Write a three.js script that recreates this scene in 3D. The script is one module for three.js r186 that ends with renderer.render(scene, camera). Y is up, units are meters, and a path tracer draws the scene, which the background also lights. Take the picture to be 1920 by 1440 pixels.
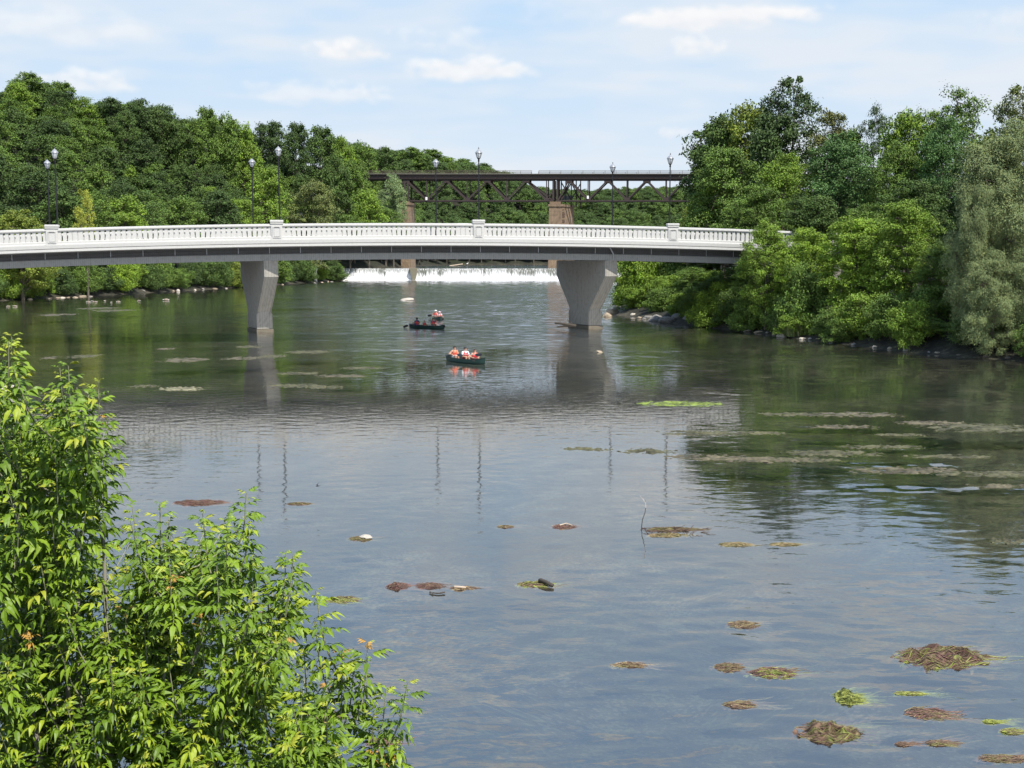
import * as THREE from 'three';
import { mergeGeometries } from 'three/addons/utils/BufferGeometryUtils.js';
import { MarchingCubes } from 'three/addons/objects/MarchingCubes.js';
import { RoundedBoxGeometry } from 'three/addons/geometries/RoundedBoxGeometry.js';
import { createNoise2D, createNoise3D } from 'simplex-noise';

// ---------------------------------------------------------------- random, maths
function mulberry(a) { return () => { a |= 0; a = (a + 0x6d2b79f5) | 0; let t = Math.imul(a ^ (a >>> 15), 1 | a); t = (t + Math.imul(t ^ (t >>> 7), 61 | t)) ^ t; return ((t ^ (t >>> 14)) >>> 0) / 4294967296; }; }
const n2 = createNoise2D(mulberry(11)), n3 = createNoise3D(mulberry(12));
const V = (x, y, z) => new THREE.Vector3(x, y, z);
const { lerp, clamp } = THREE.MathUtils;
const ss = (a, b, x) => { const t = clamp((x - a) / (b - a), 0, 1); return t * t * (3 - 2 * t); };
const fbm = (x, y, o = 4) => { let s = 0, a = 0.5; for (let i = 0; i < o; i++) { s += a * n2(x, y); x *= 2.03; y *= 2.03; a *= 0.5; } return s; };

// ---------------------------------------------------------------- camera, sky, sun, exposure
const scene = new THREE.Scene();
const EYE = 7.1, FOCAL = 2200, PITCH = Math.atan(235 / 2200);          // metres above the water; focal length and pitch read off the photograph
const camera = new THREE.PerspectiveCamera(2 * Math.atan(720 / FOCAL) * 180 / Math.PI, 4 / 3, 0.5, 4000);
camera.position.set(0, EYE, 0);
camera.rotation.x = -PITCH;
scene.add(camera);
const renderer = new THREE.WebGLRenderer();
renderer.toneMapping = THREE.LinearToneMapping;
renderer.toneMappingExposure = 1.36;
renderer.shadowMap.enabled = true;
const SUN = V(0.33, 0.85, 0.42).normalize();
const sun = new THREE.DirectionalLight(new THREE.Color(1, 0.95, 0.87), 5.0);
sun.position.copy(SUN).multiplyScalar(600).add(V(0, 0, -150)); sun.target.position.set(0, 0, -150);
sun.castShadow = true; Object.assign(sun.shadow.camera, { left: -350, right: 350, top: 350, bottom: -350, near: 1, far: 2000 }); sun.shadow.mapSize.set(4096, 4096);
scene.add(sun, sun.target);

const ray = (px, py) => { const x = (px - 960) / FOCAL, y = -(py - 720) / FOCAL, c = Math.cos(PITCH), s = Math.sin(PITCH); return V(x, y * c - s, -y * s - c); };
const at = (px, py, depth) => { const r = ray(px, py); return r.multiplyScalar(depth / -r.z).add(V(0, EYE, 0)); };          // a place at that depth
const on = (px, py, h = 0) => { const r = ray(px, py); return r.multiplyScalar((h - EYE) / r.y).add(V(0, EYE, 0)); };      // a place on that level
const pxOf = (p) => { const c = Math.cos(PITCH), s = Math.sin(PITCH), y = p.y - EYE, yc = y * c - p.z * s, zc = y * s + p.z * c; return [960 + FOCAL * p.x / -zc, 720 - FOCAL * yc / -zc]; };

function makeSky() {
  const W = 3072, H = 1536, data = new Float32Array(W * H * 4), rnd = mulberry(5), clouds = [];
  const add = (az, el, w, h, dense, soft) => clouds.push({ az, el, w, h, dense, soft, s: rnd() * 50 });
  const seen = (px, py, w, h, dense, soft) => { const r = ray(px, py).normalize(); add(Math.atan2(r.x, -r.z), Math.asin(r.y), w / FOCAL, h / FOCAL, dense, soft); };
  seen(1345, 34, 195, 34, 1, 0.35); seen(1305, 90, 62, 24, 0.75, 0.5); seen(655, 98, 85, 25, 0.95, 0.5); seen(840, 78, 120, 36, 0.5, 0.8); seen(875, 134, 135, 32, 0.9, 0.5);
  seen(590, 180, 160, 32, 0.6, 0.7); seen(690, 175, 45, 18, 0.65, 0.5); seen(165, 155, 110, 28, 0.75, 0.6); seen(90, 62, 240, 48, 0.6, 0.9); seen(1262, 250, 45, 16, 0.5, 0.7); seen(1880, 45, 60, 30, 0.4, 0.9); seen(1070, 22, 130, 40, 0.25, 1);
  for (let k = 0; k < 120; k++) {
    const az = (rnd() * 2 - 1) * Math.PI, el = 0.03 + 0.62 * Math.pow(rnd(), 1.3);
    if (Math.abs(az) < 0.5 && el < 0.25) continue;
    const w = 0.03 + 0.1 * rnd() + el * 0.16; add(az, el, w, w * (0.18 + 0.2 * rnd() + el * 0.35), 0.4 + 0.6 * rnd(), 0.4 + 0.5 * rnd());
  }
  const low = [0.55, 0.62, 0.69], mid = [0.405, 0.55, 0.715], high = [0.315, 0.485, 0.735], top = [0.13, 0.26, 0.56];
  const mix3 = (a, b, t) => a.map((v, i) => v + (b[i] - v) * t);
  for (let row = 0; row < H; row++) {
    const el = ((row + 0.5) / H - 0.5) * Math.PI, y = Math.sin(el), near = clouds.filter((c) => Math.abs(c.el - el) < c.h * 2.2);
    const clear = el < 0.21 ? mix3(low, mid, ss(0.03, 0.21, el)) : el < 0.55 ? mix3(mid, high, ss(0.13, 0.48, el)) : mix3(high, top, ss(0.45, 1.4, el));
    for (let col = 0; col < W; col++) {
      const k = (row * W + col) * 4, th = ((col + 0.5) / W - 0.5) * 2 * Math.PI;
      let c = clear;
      if (el > 0) {
        const x = Math.cos(th) * Math.cos(el), z = Math.sin(th) * Math.cos(el), q = 1 / (y + 0.12);
        let veil = fbm(x * q * 0.55 + 3.1, z * q * 0.55 + 0.4, 4);
        const fine = fbm(x * q * 2.6, z * q * 4.2 + 9, 3);
        veil = ss(-0.42, 0.42, veil + 0.25 * fine) * 0.84 * (1 - 0.75 * ss(0.15, 0.34, el));
        c = mix3(c, [0.60, 0.635, 0.68], veil);
        if (near.length) {
          const az = Math.atan2(x, -z);
          let a = 0, shade = 0;
          for (const cl of near) {
            let u = az - cl.az; if (u > Math.PI) u -= 2 * Math.PI; if (u < -Math.PI) u += 2 * Math.PI;
            u *= Math.cos(cl.el) / cl.w; if (Math.abs(u) > 1.7) continue;
            const v = (el - cl.el) / cl.h, vv = v < 0 ? v * 1.5 : v;
            const n = n3(u * 1.6 + cl.s, v * 1.1, cl.s) * 0.5 + n3(u * 4.2 + cl.s, v * 2.4, cl.s) * 0.26 + n3(u * 10, v * 5.4 + cl.s, cl.s) * 0.13 + n3(u * 24, v * 12 + cl.s, cl.s) * 0.06;
            const d = 1 - u * u - vv * vv + n * 0.95, m = ss(0.06, 0.06 + 0.5 + cl.soft * 1.0, d) * cl.dense;
            if (m > a) { a = m; shade = clamp(0.5 + v * 0.45 + n * 0.5, 0, 1); }
          }
          if (a > 0) c = mix3(c, mix3([0.585, 0.61, 0.655], [0.73, 0.73, 0.73], shade), a);
        }
      }
      data[k] = c[0]; data[k + 1] = c[1]; data[k + 2] = c[2]; data[k + 3] = 1;
    }
  }
  const t = new THREE.DataTexture(data, W, H, THREE.RGBAFormat, THREE.FloatType);
  t.mapping = THREE.EquirectangularReflectionMapping; t.magFilter = t.minFilter = THREE.LinearFilter; t.needsUpdate = true;
  return t;
}
scene.background = makeSky();
scene.environment = scene.background;

// ---------------------------------------------------------------- names, tags, small builders
const used = new Map();
function numbered(name) { const k = used.get(name) ?? 0; used.set(name, k + 1); return k ? name + '_' + String(k).padStart(3, '0') : name; }
function tag(o, label, category, group, kind) { if (label) o.userData.label = label; if (category) o.userData.category = category; if (group) o.userData.group = group; if (kind) o.userData.kind = kind; return o; }
const shade = (o) => { o.castShadow = o.receiveShadow = true; return o; };
function thing(name, label, category, group) { const o = new THREE.Group(); o.name = numbered(name); tag(o, label, category, group); scene.add(o); return o; }
function part(name, geometry, m, parent) { const o = shade(new THREE.Mesh(geometry, m)); o.name = name; parent.add(o); return o; }
function single(name, geometry, m, label, category, group) { const o = shade(new THREE.Mesh(geometry, m)); o.name = numbered(name); tag(o, label, category, group); scene.add(o); return o; }
function structure(name, geometry, m) { const o = shade(new THREE.Mesh(geometry, m)); o.name = numbered(name); o.userData.kind = 'structure'; scene.add(o); return o; }
function copyOf(src, name, label, group) { const o = src.clone(); o.name = numbered(name); o.userData = { ...src.userData }; if (label) o.userData.label = label; if (group) o.userData.group = group; scene.add(o); return o; }
const std = (r, g, b, rough = 0.9, more = {}) => new THREE.MeshStandardMaterial({ color: new THREE.Color().setRGB(r, g, b), roughness: rough, ...more });
const plain = (g) => { const o = g.index ? g.toNonIndexed() : g; for (const k of Object.keys(o.attributes)) if (!['position', 'normal'].includes(k)) o.deleteAttribute(k); if (!o.attributes.normal) o.computeVertexNormals(); return o; };
const merge = (list) => mergeGeometries(list.map(plain));
const box = (w, h, d, x = 0, y = 0, z = 0) => new THREE.BoxGeometry(w, h, d).translate(x, y, z);
const rbox = (w, h, d, x = 0, y = 0, z = 0, r = 0.02) => new RoundedBoxGeometry(w, h, d, 1, r).translate(x, y, z);
function bar(a, b, w, h = w) {                                             // a square bar between two points, h upwards
  const d = b.clone().sub(a), L = d.length(), g = new THREE.BoxGeometry(w, h, L), m = new THREE.Matrix4().lookAt(V(0, 0, 0), d, Math.abs(d.y) > 0.99 * L ? V(0, 0, 1) : V(0, 1, 0));
  return g.applyMatrix4(m).translate((a.x + b.x) / 2, (a.y + b.y) / 2, (a.z + b.z) / 2);
}
function tube(pts, radii, seg = 6) {                                       // a tapered limb along points
  const pos = [], idx = [], n = pts.length; let side = V(1, 0, 0.31).normalize();
  for (let i = 0; i < n; i++) {
    const t = pts[Math.min(i + 1, n - 1)].clone().sub(pts[Math.max(i - 1, 0)]).normalize();
    side.addScaledVector(t, -side.dot(t)); if (side.lengthSq() < 1e-5) side.set(t.y, -t.x, 0.2); side.normalize();
    const up = t.clone().cross(side), r = Array.isArray(radii) ? radii[i] : radii;
    for (let k = 0; k < seg; k++) { const a = k / seg * 2 * Math.PI; const p = pts[i].clone().addScaledVector(side, Math.cos(a) * r).addScaledVector(up, Math.sin(a) * r); pos.push(p.x, p.y, p.z); }
    if (i) for (let k = 0; k < seg; k++) { const a = (i - 1) * seg + k, b = (i - 1) * seg + (k + 1) % seg; idx.push(a, b, b + seg, a, b + seg, a + seg); }
  }
  for (let k = 1; k < seg - 1; k++) { idx.push(0, k + 1, k); const o = (n - 1) * seg; idx.push(o, o + k, o + k + 1); }
  const g = new THREE.BufferGeometry(); g.setAttribute('position', new THREE.Float32BufferAttribute(pos, 3)); g.setIndex(idx); g.computeVertexNormals(); return g;
}
function soup(tri, col) { const g = new THREE.BufferGeometry(); g.setAttribute('position', new THREE.Float32BufferAttribute(tri, 3)); if (col) g.setAttribute('color', new THREE.Float32BufferAttribute(col, 3)); g.computeVertexNormals(); return g; }
function grayTexture(W, H, f, srgb = false) {
  const d = new Uint8Array(W * H * 4);
  for (let y = 0; y < H; y++) for (let x = 0; x < W; x++) { const v = f(x / W, y / H), k = (y * W + x) * 4, a = Array.isArray(v) ? v : [v, v, v]; for (let c = 0; c < 3; c++) d[k + c] = clamp(a[c], 0, 1) * 255; d[k + 3] = 255; }
  const t = new THREE.DataTexture(d, W, H); t.wrapS = t.wrapT = THREE.RepeatWrapping; t.magFilter = THREE.LinearFilter; t.minFilter = THREE.LinearFilter; if (srgb) t.colorSpace = THREE.SRGBColorSpace; t.needsUpdate = true; return t;
}
// noise that repeats without a seam: noise on a torus
const wrapNoise = (f, s) => (u, v) => { const a = u * 2 * Math.PI, b = v * 2 * Math.PI, r = f / 6.2832; return n3(Math.cos(a) * r + s, Math.sin(a) * r + Math.cos(b) * r * 0.73, Math.sin(b) * r + s * 2); };

// ---------------------------------------------------------------- the valley: river outline, ground, water
const edge = (px, py) => { const p = on(px, py); return [p.x, -p.z]; };
const LEFT = [[40, -150], [22, -60], [12, -20], [5.5, 0], [1, 5], [-3.2, 9], [-7, 14], [-14, 22], [-30, 40], [-50, 68], [-68, 105], [-79, 150], edge(-60, 568), edge(30, 562), edge(140, 556), edge(250, 551), edge(340, 545), edge(450, 539), edge(545, 533), edge(640, 526.5), [-56, 388], [-58, 396], [-43, 416], [-40, 470], [-41, 540], [-30, 582], [10, 600], [60, 608], [140, 600], [230, 560]];
const RIGHT = [[230, 490], [140, 535], [80, 520], [52, 470], [42, 395], [38, 330], [31, 260], [22, 205], [15, 172], edge(1152, 590), edge(1215, 600), edge(1310, 613), edge(1400, 623), edge(1480, 633), edge(1560, 643), edge(1640, 653), edge(1740, 664), edge(1830, 671), edge(1920, 677), [40, 74], [42, 50], [36, 25], [42, 0], [58, -50], [100, -150]];
const RIVER = [...LEFT, ...RIGHT];
function shore(x, d) {                                                     // metres to the waterline, negative in the river
  let best = 1e9, inside = false;
  for (let i = 0, j = RIVER.length - 1; i < RIVER.length; j = i++) {
    const [ax, ay] = RIVER[j], [bx, by] = RIVER[i], ex = bx - ax, ey = by - ay, t = clamp(((x - ax) * ex + (d - ay) * ey) / (ex * ex + ey * ey), 0, 1), qx = x - ax - ex * t, qy = d - ay - ey * t;
    best = Math.min(best, qx * qx + qy * qy);
    if ((by > d) !== (ay > d) && x < (ax - bx) * (d - by) / (ay - by) + bx) inside = !inside;
  }
  return Math.sqrt(best) * (inside ? -1 : 1);
}
const DAM = 391, CREST = 3.75;
const middle = (d) => d < 30 ? 20 : d < 150 ? lerp(20, -20, (d - 30) / 120) : d < 560 ? lerp(-20, 0, (d - 150) / 410) : 1e9;
function ground(x, d) {
  let s = shore(x, d);
  const level = ss(DAM - 1.5, DAM + 1.5, d) * CREST;
  s += fbm(x * 0.11, d * 0.11, 3) * clamp(Math.abs(s) * 0.35 + 0.35, 0, 3) * (d < 30 ? 0.4 : 1);
  if (s < 0) return level - (0.1 + 0.5 * ss(0, 9, -s) + 0.35 * ss(25, 70, d) * ss(2, 12, -s)) - 0.07 * fbm(x * 0.9, d * 0.9, 3) * ss(0, 2, -s);
  let h = 0.75 * ss(0, 2.4, s) + fbm(x * 0.3, d * 0.3, 3) * 0.3 * ss(0, 3, s);
  if (x > middle(d)) h += 4.2 * ss(1.5, 13, s) + 5 * ss(20, 110, s) + 30 * ss(90, 320, s);
  else {
    h += (44 * ss(3, 95, s) * ss(70, 170, d) + 5.0 * ss(0.8, 7, s) * (1 - ss(40, 110, d)) + 1.5 * ss(1, 6, s)) * lerp(1, lerp(1.08, 0.70, ss(-70, 30, x)), ss(480, 600, d));
    h += fbm(x * 0.012, d * 0.012, 3) * 5 * ss(20, 100, s);
  }
  return level + h;
}
const GROUND = (() => {
  const steps = (from, to, f) => { const a = [from]; while (a[a.length - 1] < to) a.push(a[a.length - 1] + f(a[a.length - 1])); return a; };
  const xs = [...steps(36, 900, (v) => 2 + (v - 36) * 0.12)], xm = steps(-110, 36, (x) => x > -24 && x < 30 ? 1 : 2), xl = steps(110, 900, (v) => 3 + (v - 110) * 0.12).slice(1).map((v) => -v).reverse();
  const X = [...xl, ...xm.slice(0, -1), ...xs], D = [...steps(-160, -4, () => 12).slice(0, -1), ...steps(-4, 2200, (d) => d < 40 ? 0.8 : d < 230 ? 1.6 : d < 384 ? 2.5 : d < 396 ? 0.8 : d < 620 ? 4 : 20 + (d - 620) * 0.08)];
  const pos = [], uv = [], col = [], idx = [], nx = X.length;
  for (const d of D) for (const x of X) {
    const y = ground(x, d), s = shore(x, d), n = fbm(x * 0.25, d * 0.25, 3), n1 = fbm(x * 1.3, d * 1.3, 2);
    let c;
    if (s < -0.3) { const w = ss(-0.25, 0.3, n + n1 * 0.4), bed = ss(-0.15, 0.15, fbm(x * 0.09 + 4, d * 0.09 + 1, 3) * 1.1 + n1 * 0.12);   /* pale gravel, and dark weed growing over it in patches */ c = [lerp(lerp(0.15, 0.06, w), lerp(0.07, 0.03, w), bed), lerp(lerp(0.128, 0.056, w), lerp(0.066, 0.032, w), bed), lerp(lerp(0.095, 0.036, w), lerp(0.036, 0.016, w), bed)]; }
    else if (s < 2.2) { const t = ss(-0.3, 1.6, s + n); c = [lerp(0.13, 0.035, t), lerp(0.11, 0.034, t), lerp(0.075, 0.02, t)]; }
    else { const t = ss(-0.3, 0.4, n); c = [lerp(0.035, 0.03, t), lerp(0.033, 0.045, t), lerp(0.02, 0.014, t)]; }
    pos.push(x, y, -d); uv.push(x, d); col.push(...c);
  }
  for (let j = 0; j < D.length - 1; j++) for (let i = 0; i < nx - 1; i++) { const a = j * nx + i; idx.push(a, a + 1, a + nx + 1, a, a + nx + 1, a + nx); }
  const g = new THREE.BufferGeometry(); g.setAttribute('position', new THREE.Float32BufferAttribute(pos, 3)); g.setAttribute('uv', new THREE.Float32BufferAttribute(uv, 2)); g.setAttribute('color', new THREE.Float32BufferAttribute(col, 3)); g.setIndex(idx); g.computeVertexNormals();
  const a = wrapNoise(26, 1), b = wrapNoise(70, 4), c = wrapNoise(9, 7), e = wrapNoise(160, 9);
  const stones = grayTexture(1024, 1024, (u, v) => { const m = 0.36 + 0.16 * c(u, v) + 0.16 * a(u, v) + 0.42 * ss(0.1, 0.6, b(u, v) + 0.5 * c(u, v)) + 0.1 * e(u, v), k = ss(0.1, 0.5, a(u, v) + 0.5 * c(u, v)); return [m * lerp(1, 0.93, k), m, m * lerp(0.95, 0.86, k)]; });
  const bump = grayTexture(1024, 1024, (u, v) => 0.5 + 0.3 * a(u, v) + 0.2 * b(u, v) + 0.1 * e(u, v));
  for (const t of [stones, bump]) t.repeat.set(1 / 9, 1 / 7);
  return structure('ground', g, new THREE.MeshStandardMaterial({ vertexColors: true, roughness: 0.95, map: stones, bumpMap: bump, bumpScale: 0.05 }));
})();

// ripples: heights that repeat every tile, made of many small wave trains with their crests mostly across the stream
function ripples(size, waves, seed, kmin, kmax, spread) {
  const rnd = mulberry(seed), list = [];
  for (let i = 0; i < waves; i++) { const k = kmin * Math.pow(kmax / kmin, rnd()), a = (rnd() * 2 - 1) * spread; list.push([Math.round(k * Math.sin(a)), Math.max(1, Math.round(k * Math.cos(a))), rnd() * 6.28, 1 / Math.pow(k, 1.1)]); }
  const h = new Float32Array(size * size); let max = 0;
  for (let y = 0; y < size; y++) for (let x = 0; x < size; x++) { let s = 0; for (const [kx, ky, p, a] of list) s += a * Math.sin(2 * Math.PI * (kx * x + ky * y) / size + p); h[y * size + x] = s; max = Math.max(max, Math.abs(s)); }
  return grayTexture(size, size, (u, v) => 0.5 + 0.5 * h[Math.round(v * size) * size + Math.round(u * size)] / max);
}
const rippleMap = ripples(512, 70, 3, 5, 70, 0.95);
rippleMap.repeat.set(1 / 7.3, 1 / 5.1);
// how broken the surface is: fast shallow water in midstream under the bridge and along the right bank, calm pools elsewhere
const roughPatch = (x, d) => {
  const rapid = ss(72, 100, d) * ss(-0.2 * d - 12, -0.2 * d + 14, x) * lerp(1, 0.5, ss(6, 16, x) * (1 - ss(140, 180, d))), n = fbm(x * 0.035 + 7, d * 0.03 + 2, 3), near = 1 - ss(15, 24, d);
  return clamp(ss(-0.25, 0.45, n + 0.75 * rapid - 0.85 * ss(24, 32, d) * (1 - ss(62, 74, d)) * (1 - ss(6, 18, x)) + 0.3 * near), 0, 1) * (0.55 + 0.75 * rapid);
};
const wave = (x, d) => {
  const p = roughPatch(x, d), streak = ss(0.0, 0.5, fbm(x * 0.045 - d * 0.012 + 40, d * 0.26, 3)), close = 1 - ss(90, 150, d), far = ss(80, 150, d);
  return (0.0012 + 0.013 * p + 0.013 * streak * ss(62, 74, d) + 0.030 * streak * ss(28, 38, d) * ss(5, 14, x)) * close * (n2(x * 0.55 + 5, d * 1.5) + 0.5 * n2(x * 1.3, d * 3.1 + 8)) + 0.004 * p * close * n2(x * 3.4, d * 6.3) + (1 - ss(32, 46, d)) * (0.0016 + 0.0050 * ss(-0.1, 0.5, fbm(x * 0.16 + 3, d * 0.3 + 8, 3) + 0.25 * (1 - ss(15, 24, d)))) * (n2(x * 3.1 + 2, d * 6.8) + 0.5 * n2(x * 7, d * 14))
    + (0.006 + 0.036 * p + 0.016 * streak) * far * (n2(x * 0.3 + 5, d * 0.62) + 0.45 * n2(x * 0.7, d * 1.2 + 8)) + 0.007 * ss(60, 130, d) * n2(x * 0.16 + 9, d * 0.4 + 3);
};
// ripples too small to build: they make the fast water duller than the pools
const rippleRough = grayTexture(512, 1024, (u, v) => { const x = u * 170 - 110, d = v * 420, p = roughPatch(x, d); return 0.03 + 0.085 * clamp(p, 0, 1.2) * ss(30, 85, d) + 0.03 * ss(0.0, 0.5, fbm(x * 0.045 - d * 0.012 + 40, d * 0.26, 3)) * ss(60, 80, d); });
rippleRough.repeat.set(1 / 170, 1 / 420); rippleRough.offset.set(110 / 170, 0);
const waterMaterial = new THREE.MeshPhysicalMaterial({ color: new THREE.Color().setRGB(0.86, 0.88, 0.84), roughness: 1, transmission: 1, thickness: 0, ior: 3.0, bumpMap: rippleMap, bumpScale: 0.0052, roughnessMap: rippleRough });
(() => {
  const D = [3]; while (D[D.length - 1] < DAM - 1.5) { const d = D[D.length - 1]; D.push(Math.min(DAM - 1.5, d + clamp(d * 0.0062, 0.07, 1.2))); }
  const N = 300, pos = [], uv = [], idx = [];
  const span = (list, d, pick) => { let v = null; for (let i = 0; i < list.length - 1; i++) { const [ax, ad] = list[i], [bx, bd] = list[i + 1]; if ((ad - d) * (bd - d) <= 0 && ad !== bd) { const x = ax + (bx - ax) * (d - ad) / (bd - ad); v = v === null ? x : pick(v, x); } } return v; };
  for (const d of D) {
    const a = (span(LEFT, d, Math.min) ?? 5) - 4, b = (span(RIGHT, d, Math.max) ?? 45) + 4;
    for (let i = 0; i <= N; i++) { const x = lerp(a, b, i / N); pos.push(x, wave(x, d), -d); uv.push(x, d); }
  }
  for (let j = 0; j < D.length - 1; j++) for (let i = 0; i < N; i++) { const a = j * (N + 1) + i; idx.push(a, a + 1, a + N + 2, a, a + N + 2, a + N + 1); }
  const g = new THREE.BufferGeometry(); g.setAttribute('position', new THREE.Float32BufferAttribute(pos, 3)); g.setAttribute('uv', new THREE.Float32BufferAttribute(uv, 2)); g.setIndex(idx); g.computeVertexNormals();
  structure('river_water', g, waterMaterial);
  const up = new THREE.PlaneGeometry(330, 260, 110, 200).rotateX(-Math.PI / 2).translate(70, CREST + 0.1, -DAM - 130.6), p = up.attributes.position;
  for (let i = 0; i < p.count; i++) { p.setY(i, p.getY(i) + 0.01 * n2(p.getX(i) * 0.2, p.getZ(i) * 0.6)); up.attributes.uv.setXY(i, p.getX(i), p.getZ(i)); }
  up.computeVertexNormals();
  structure('upstream_water', up, waterMaterial);
})();

// ---------------------------------------------------------------- surfaces of the bridges
const blotch = wrapNoise(14, 21), grit = wrapNoise(90, 23), fineGrit = wrapNoise(200, 29);
const streaks = (u, v) => { const a = u * 2 * Math.PI; return 0.6 * n3(Math.cos(a) * 9, Math.sin(a) * 9, v * 1.2) + 0.4 * n3(Math.cos(a) * 26, Math.sin(a) * 26, v * 2.4 + 5); };
const concreteMap = grayTexture(512, 512, (u, v) => { const board = Math.abs((u * 22) % 1 - 0.5) > 0.43 ? 0.74 : 1, st = streaks(u, v), m = (0.80 + 0.12 * blotch(u, v) + 0.20 * st - 0.16 * ss(0.2, 0.6, st + 0.5 * blotch(u, v)) + 0.06 * grit(u, v)) * board; return [m, m * 0.985, m * 0.96]; });
const whiteMap = grayTexture(512, 512, (u, v) => { const st = streaks(u, v), m = 0.93 + 0.05 * blotch(u, v) + 0.05 * st - 0.10 * ss(0.25, 0.6, st + 0.4 * blotch(u, v)) + 0.03 * fineGrit(u, v); return [m, m * 0.99, m * 0.97]; });
const gritBump = grayTexture(512, 512, (u, v) => 0.5 + 0.25 * grit(u, v) + 0.25 * fineGrit(u, v));
const M = {
  white: std(0.57, 0.563, 0.548, 0.75, { map: whiteMap, bumpMap: gritBump, bumpScale: 0.004 }),
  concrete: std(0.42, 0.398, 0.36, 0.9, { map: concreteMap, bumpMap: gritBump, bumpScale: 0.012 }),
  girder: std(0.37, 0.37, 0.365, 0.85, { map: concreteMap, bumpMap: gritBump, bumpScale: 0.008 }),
  web: std(0.10, 0.10, 0.105, 0.9, { map: concreteMap }),  // girder concrete darkened: the shadow under the deck overhang is in this colour
  asphalt: std(0.06, 0.06, 0.06, 0.95),
  galvanised: std(0.42, 0.43, 0.45, 0.5, { metalness: 0.3 }),
  black: std(0.012, 0.012, 0.014, 0.45),
  lampGlass: std(0.78, 0.80, 0.82, 0.35),
  lampCap: std(0.30, 0.31, 0.33, 0.4, { metalness: 0.2 }),
  rust: std(0.050, 0.037, 0.035, 0.75, { map: grayTexture(256, 256, (u, v) => { const m = 0.75 + 0.2 * blotch(u, v) + 0.25 * grit(u, v); return [m, m * 0.9, m * 0.86]; }) }),
  rail: std(0.10, 0.075, 0.06, 0.8),
  stone: std(0.27, 0.20, 0.14, 0.95, { map: grayTexture(512, 512, (u, v) => { const c = Math.abs((v * 12) % 1 - 0.5) > 0.45 ? 0.82 : 1, m = (0.74 + 0.16 * blotch(u, v) + 0.22 * streaks(u, v) + 0.09 * grit(u, v)) * c; return [m, m * 0.95, m * 0.88]; }), bumpMap: gritBump, bumpScale: 0.05 }),
  stoneDark: std(0.15, 0.10, 0.075, 0.95, { map: concreteMap, bumpMap: gritBump, bumpScale: 0.05 }),
};
const uvBox = (g, s = 0.25) => { g = g.index ? g.toNonIndexed() : g; if (!g.attributes.normal) g.computeVertexNormals(); const p = g.attributes.position, n = g.attributes.normal, uv = []; for (let i = 0; i < p.count; i++) { const ax = Math.abs(n.getX(i)), ay = Math.abs(n.getY(i)), az = Math.abs(n.getZ(i)); if (ay > ax && ay > az) uv.push(p.getX(i) * s, p.getZ(i) * s); else if (ax > az) uv.push(p.getZ(i) * s, p.getY(i) * s); else uv.push(p.getX(i) * s, p.getY(i) * s); } g.setAttribute('uv', new THREE.Float32BufferAttribute(uv, 2)); return g; };
const surfaced = (list, s) => uvBox(merge(list), s);

// ---------------------------------------------------------------- the white road bridge
const SKEW = Math.atan(0.176), road = thing('road_bridge', 'long white concrete road bridge with pierced parapets crossing the river on two piers', 'bridge');
road.position.set(0, 0, -114); road.rotation.y = SKEW; road.updateMatrixWorld(true);
const TOP = (s) => 10.45 - 5.3e-4 * (s * Math.cos(SKEW) + 6) ** 2, WIDE = 11.6;      // parapet top along the bridge
const S = (x) => x / Math.cos(SKEW);
function sweep(profile, s0, s1, n, closed = true) {                        // a section (z, y below the parapet top) drawn along the cambered bridge, flat faces
  const tri = [], P = (k, i) => { const s = lerp(s0, s1, i / n), [z, y] = profile[k]; return [s, TOP(s) + y, z]; };
  for (let k = 0; k < profile.length; k++) { const q = (k + 1) % profile.length; for (let i = 0; i < n; i++) tri.push(...P(k, i), ...P(k, i + 1), ...P(q, i + 1), ...P(k, i), ...P(q, i + 1), ...P(q, i)); }
  if (closed) for (const i of [0, n]) for (let k = 1; k < profile.length - 1; k++) tri.push(...P(0, i), ...P(i ? k : k + 1, i), ...P(i ? k + 1 : k, i));
  return soup(tri);
}
const posts = [-62, -41.5, -21.9, -3.2, 15.9, 35].map(S), ENDS = [-86, 33.5].map(S);
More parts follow.
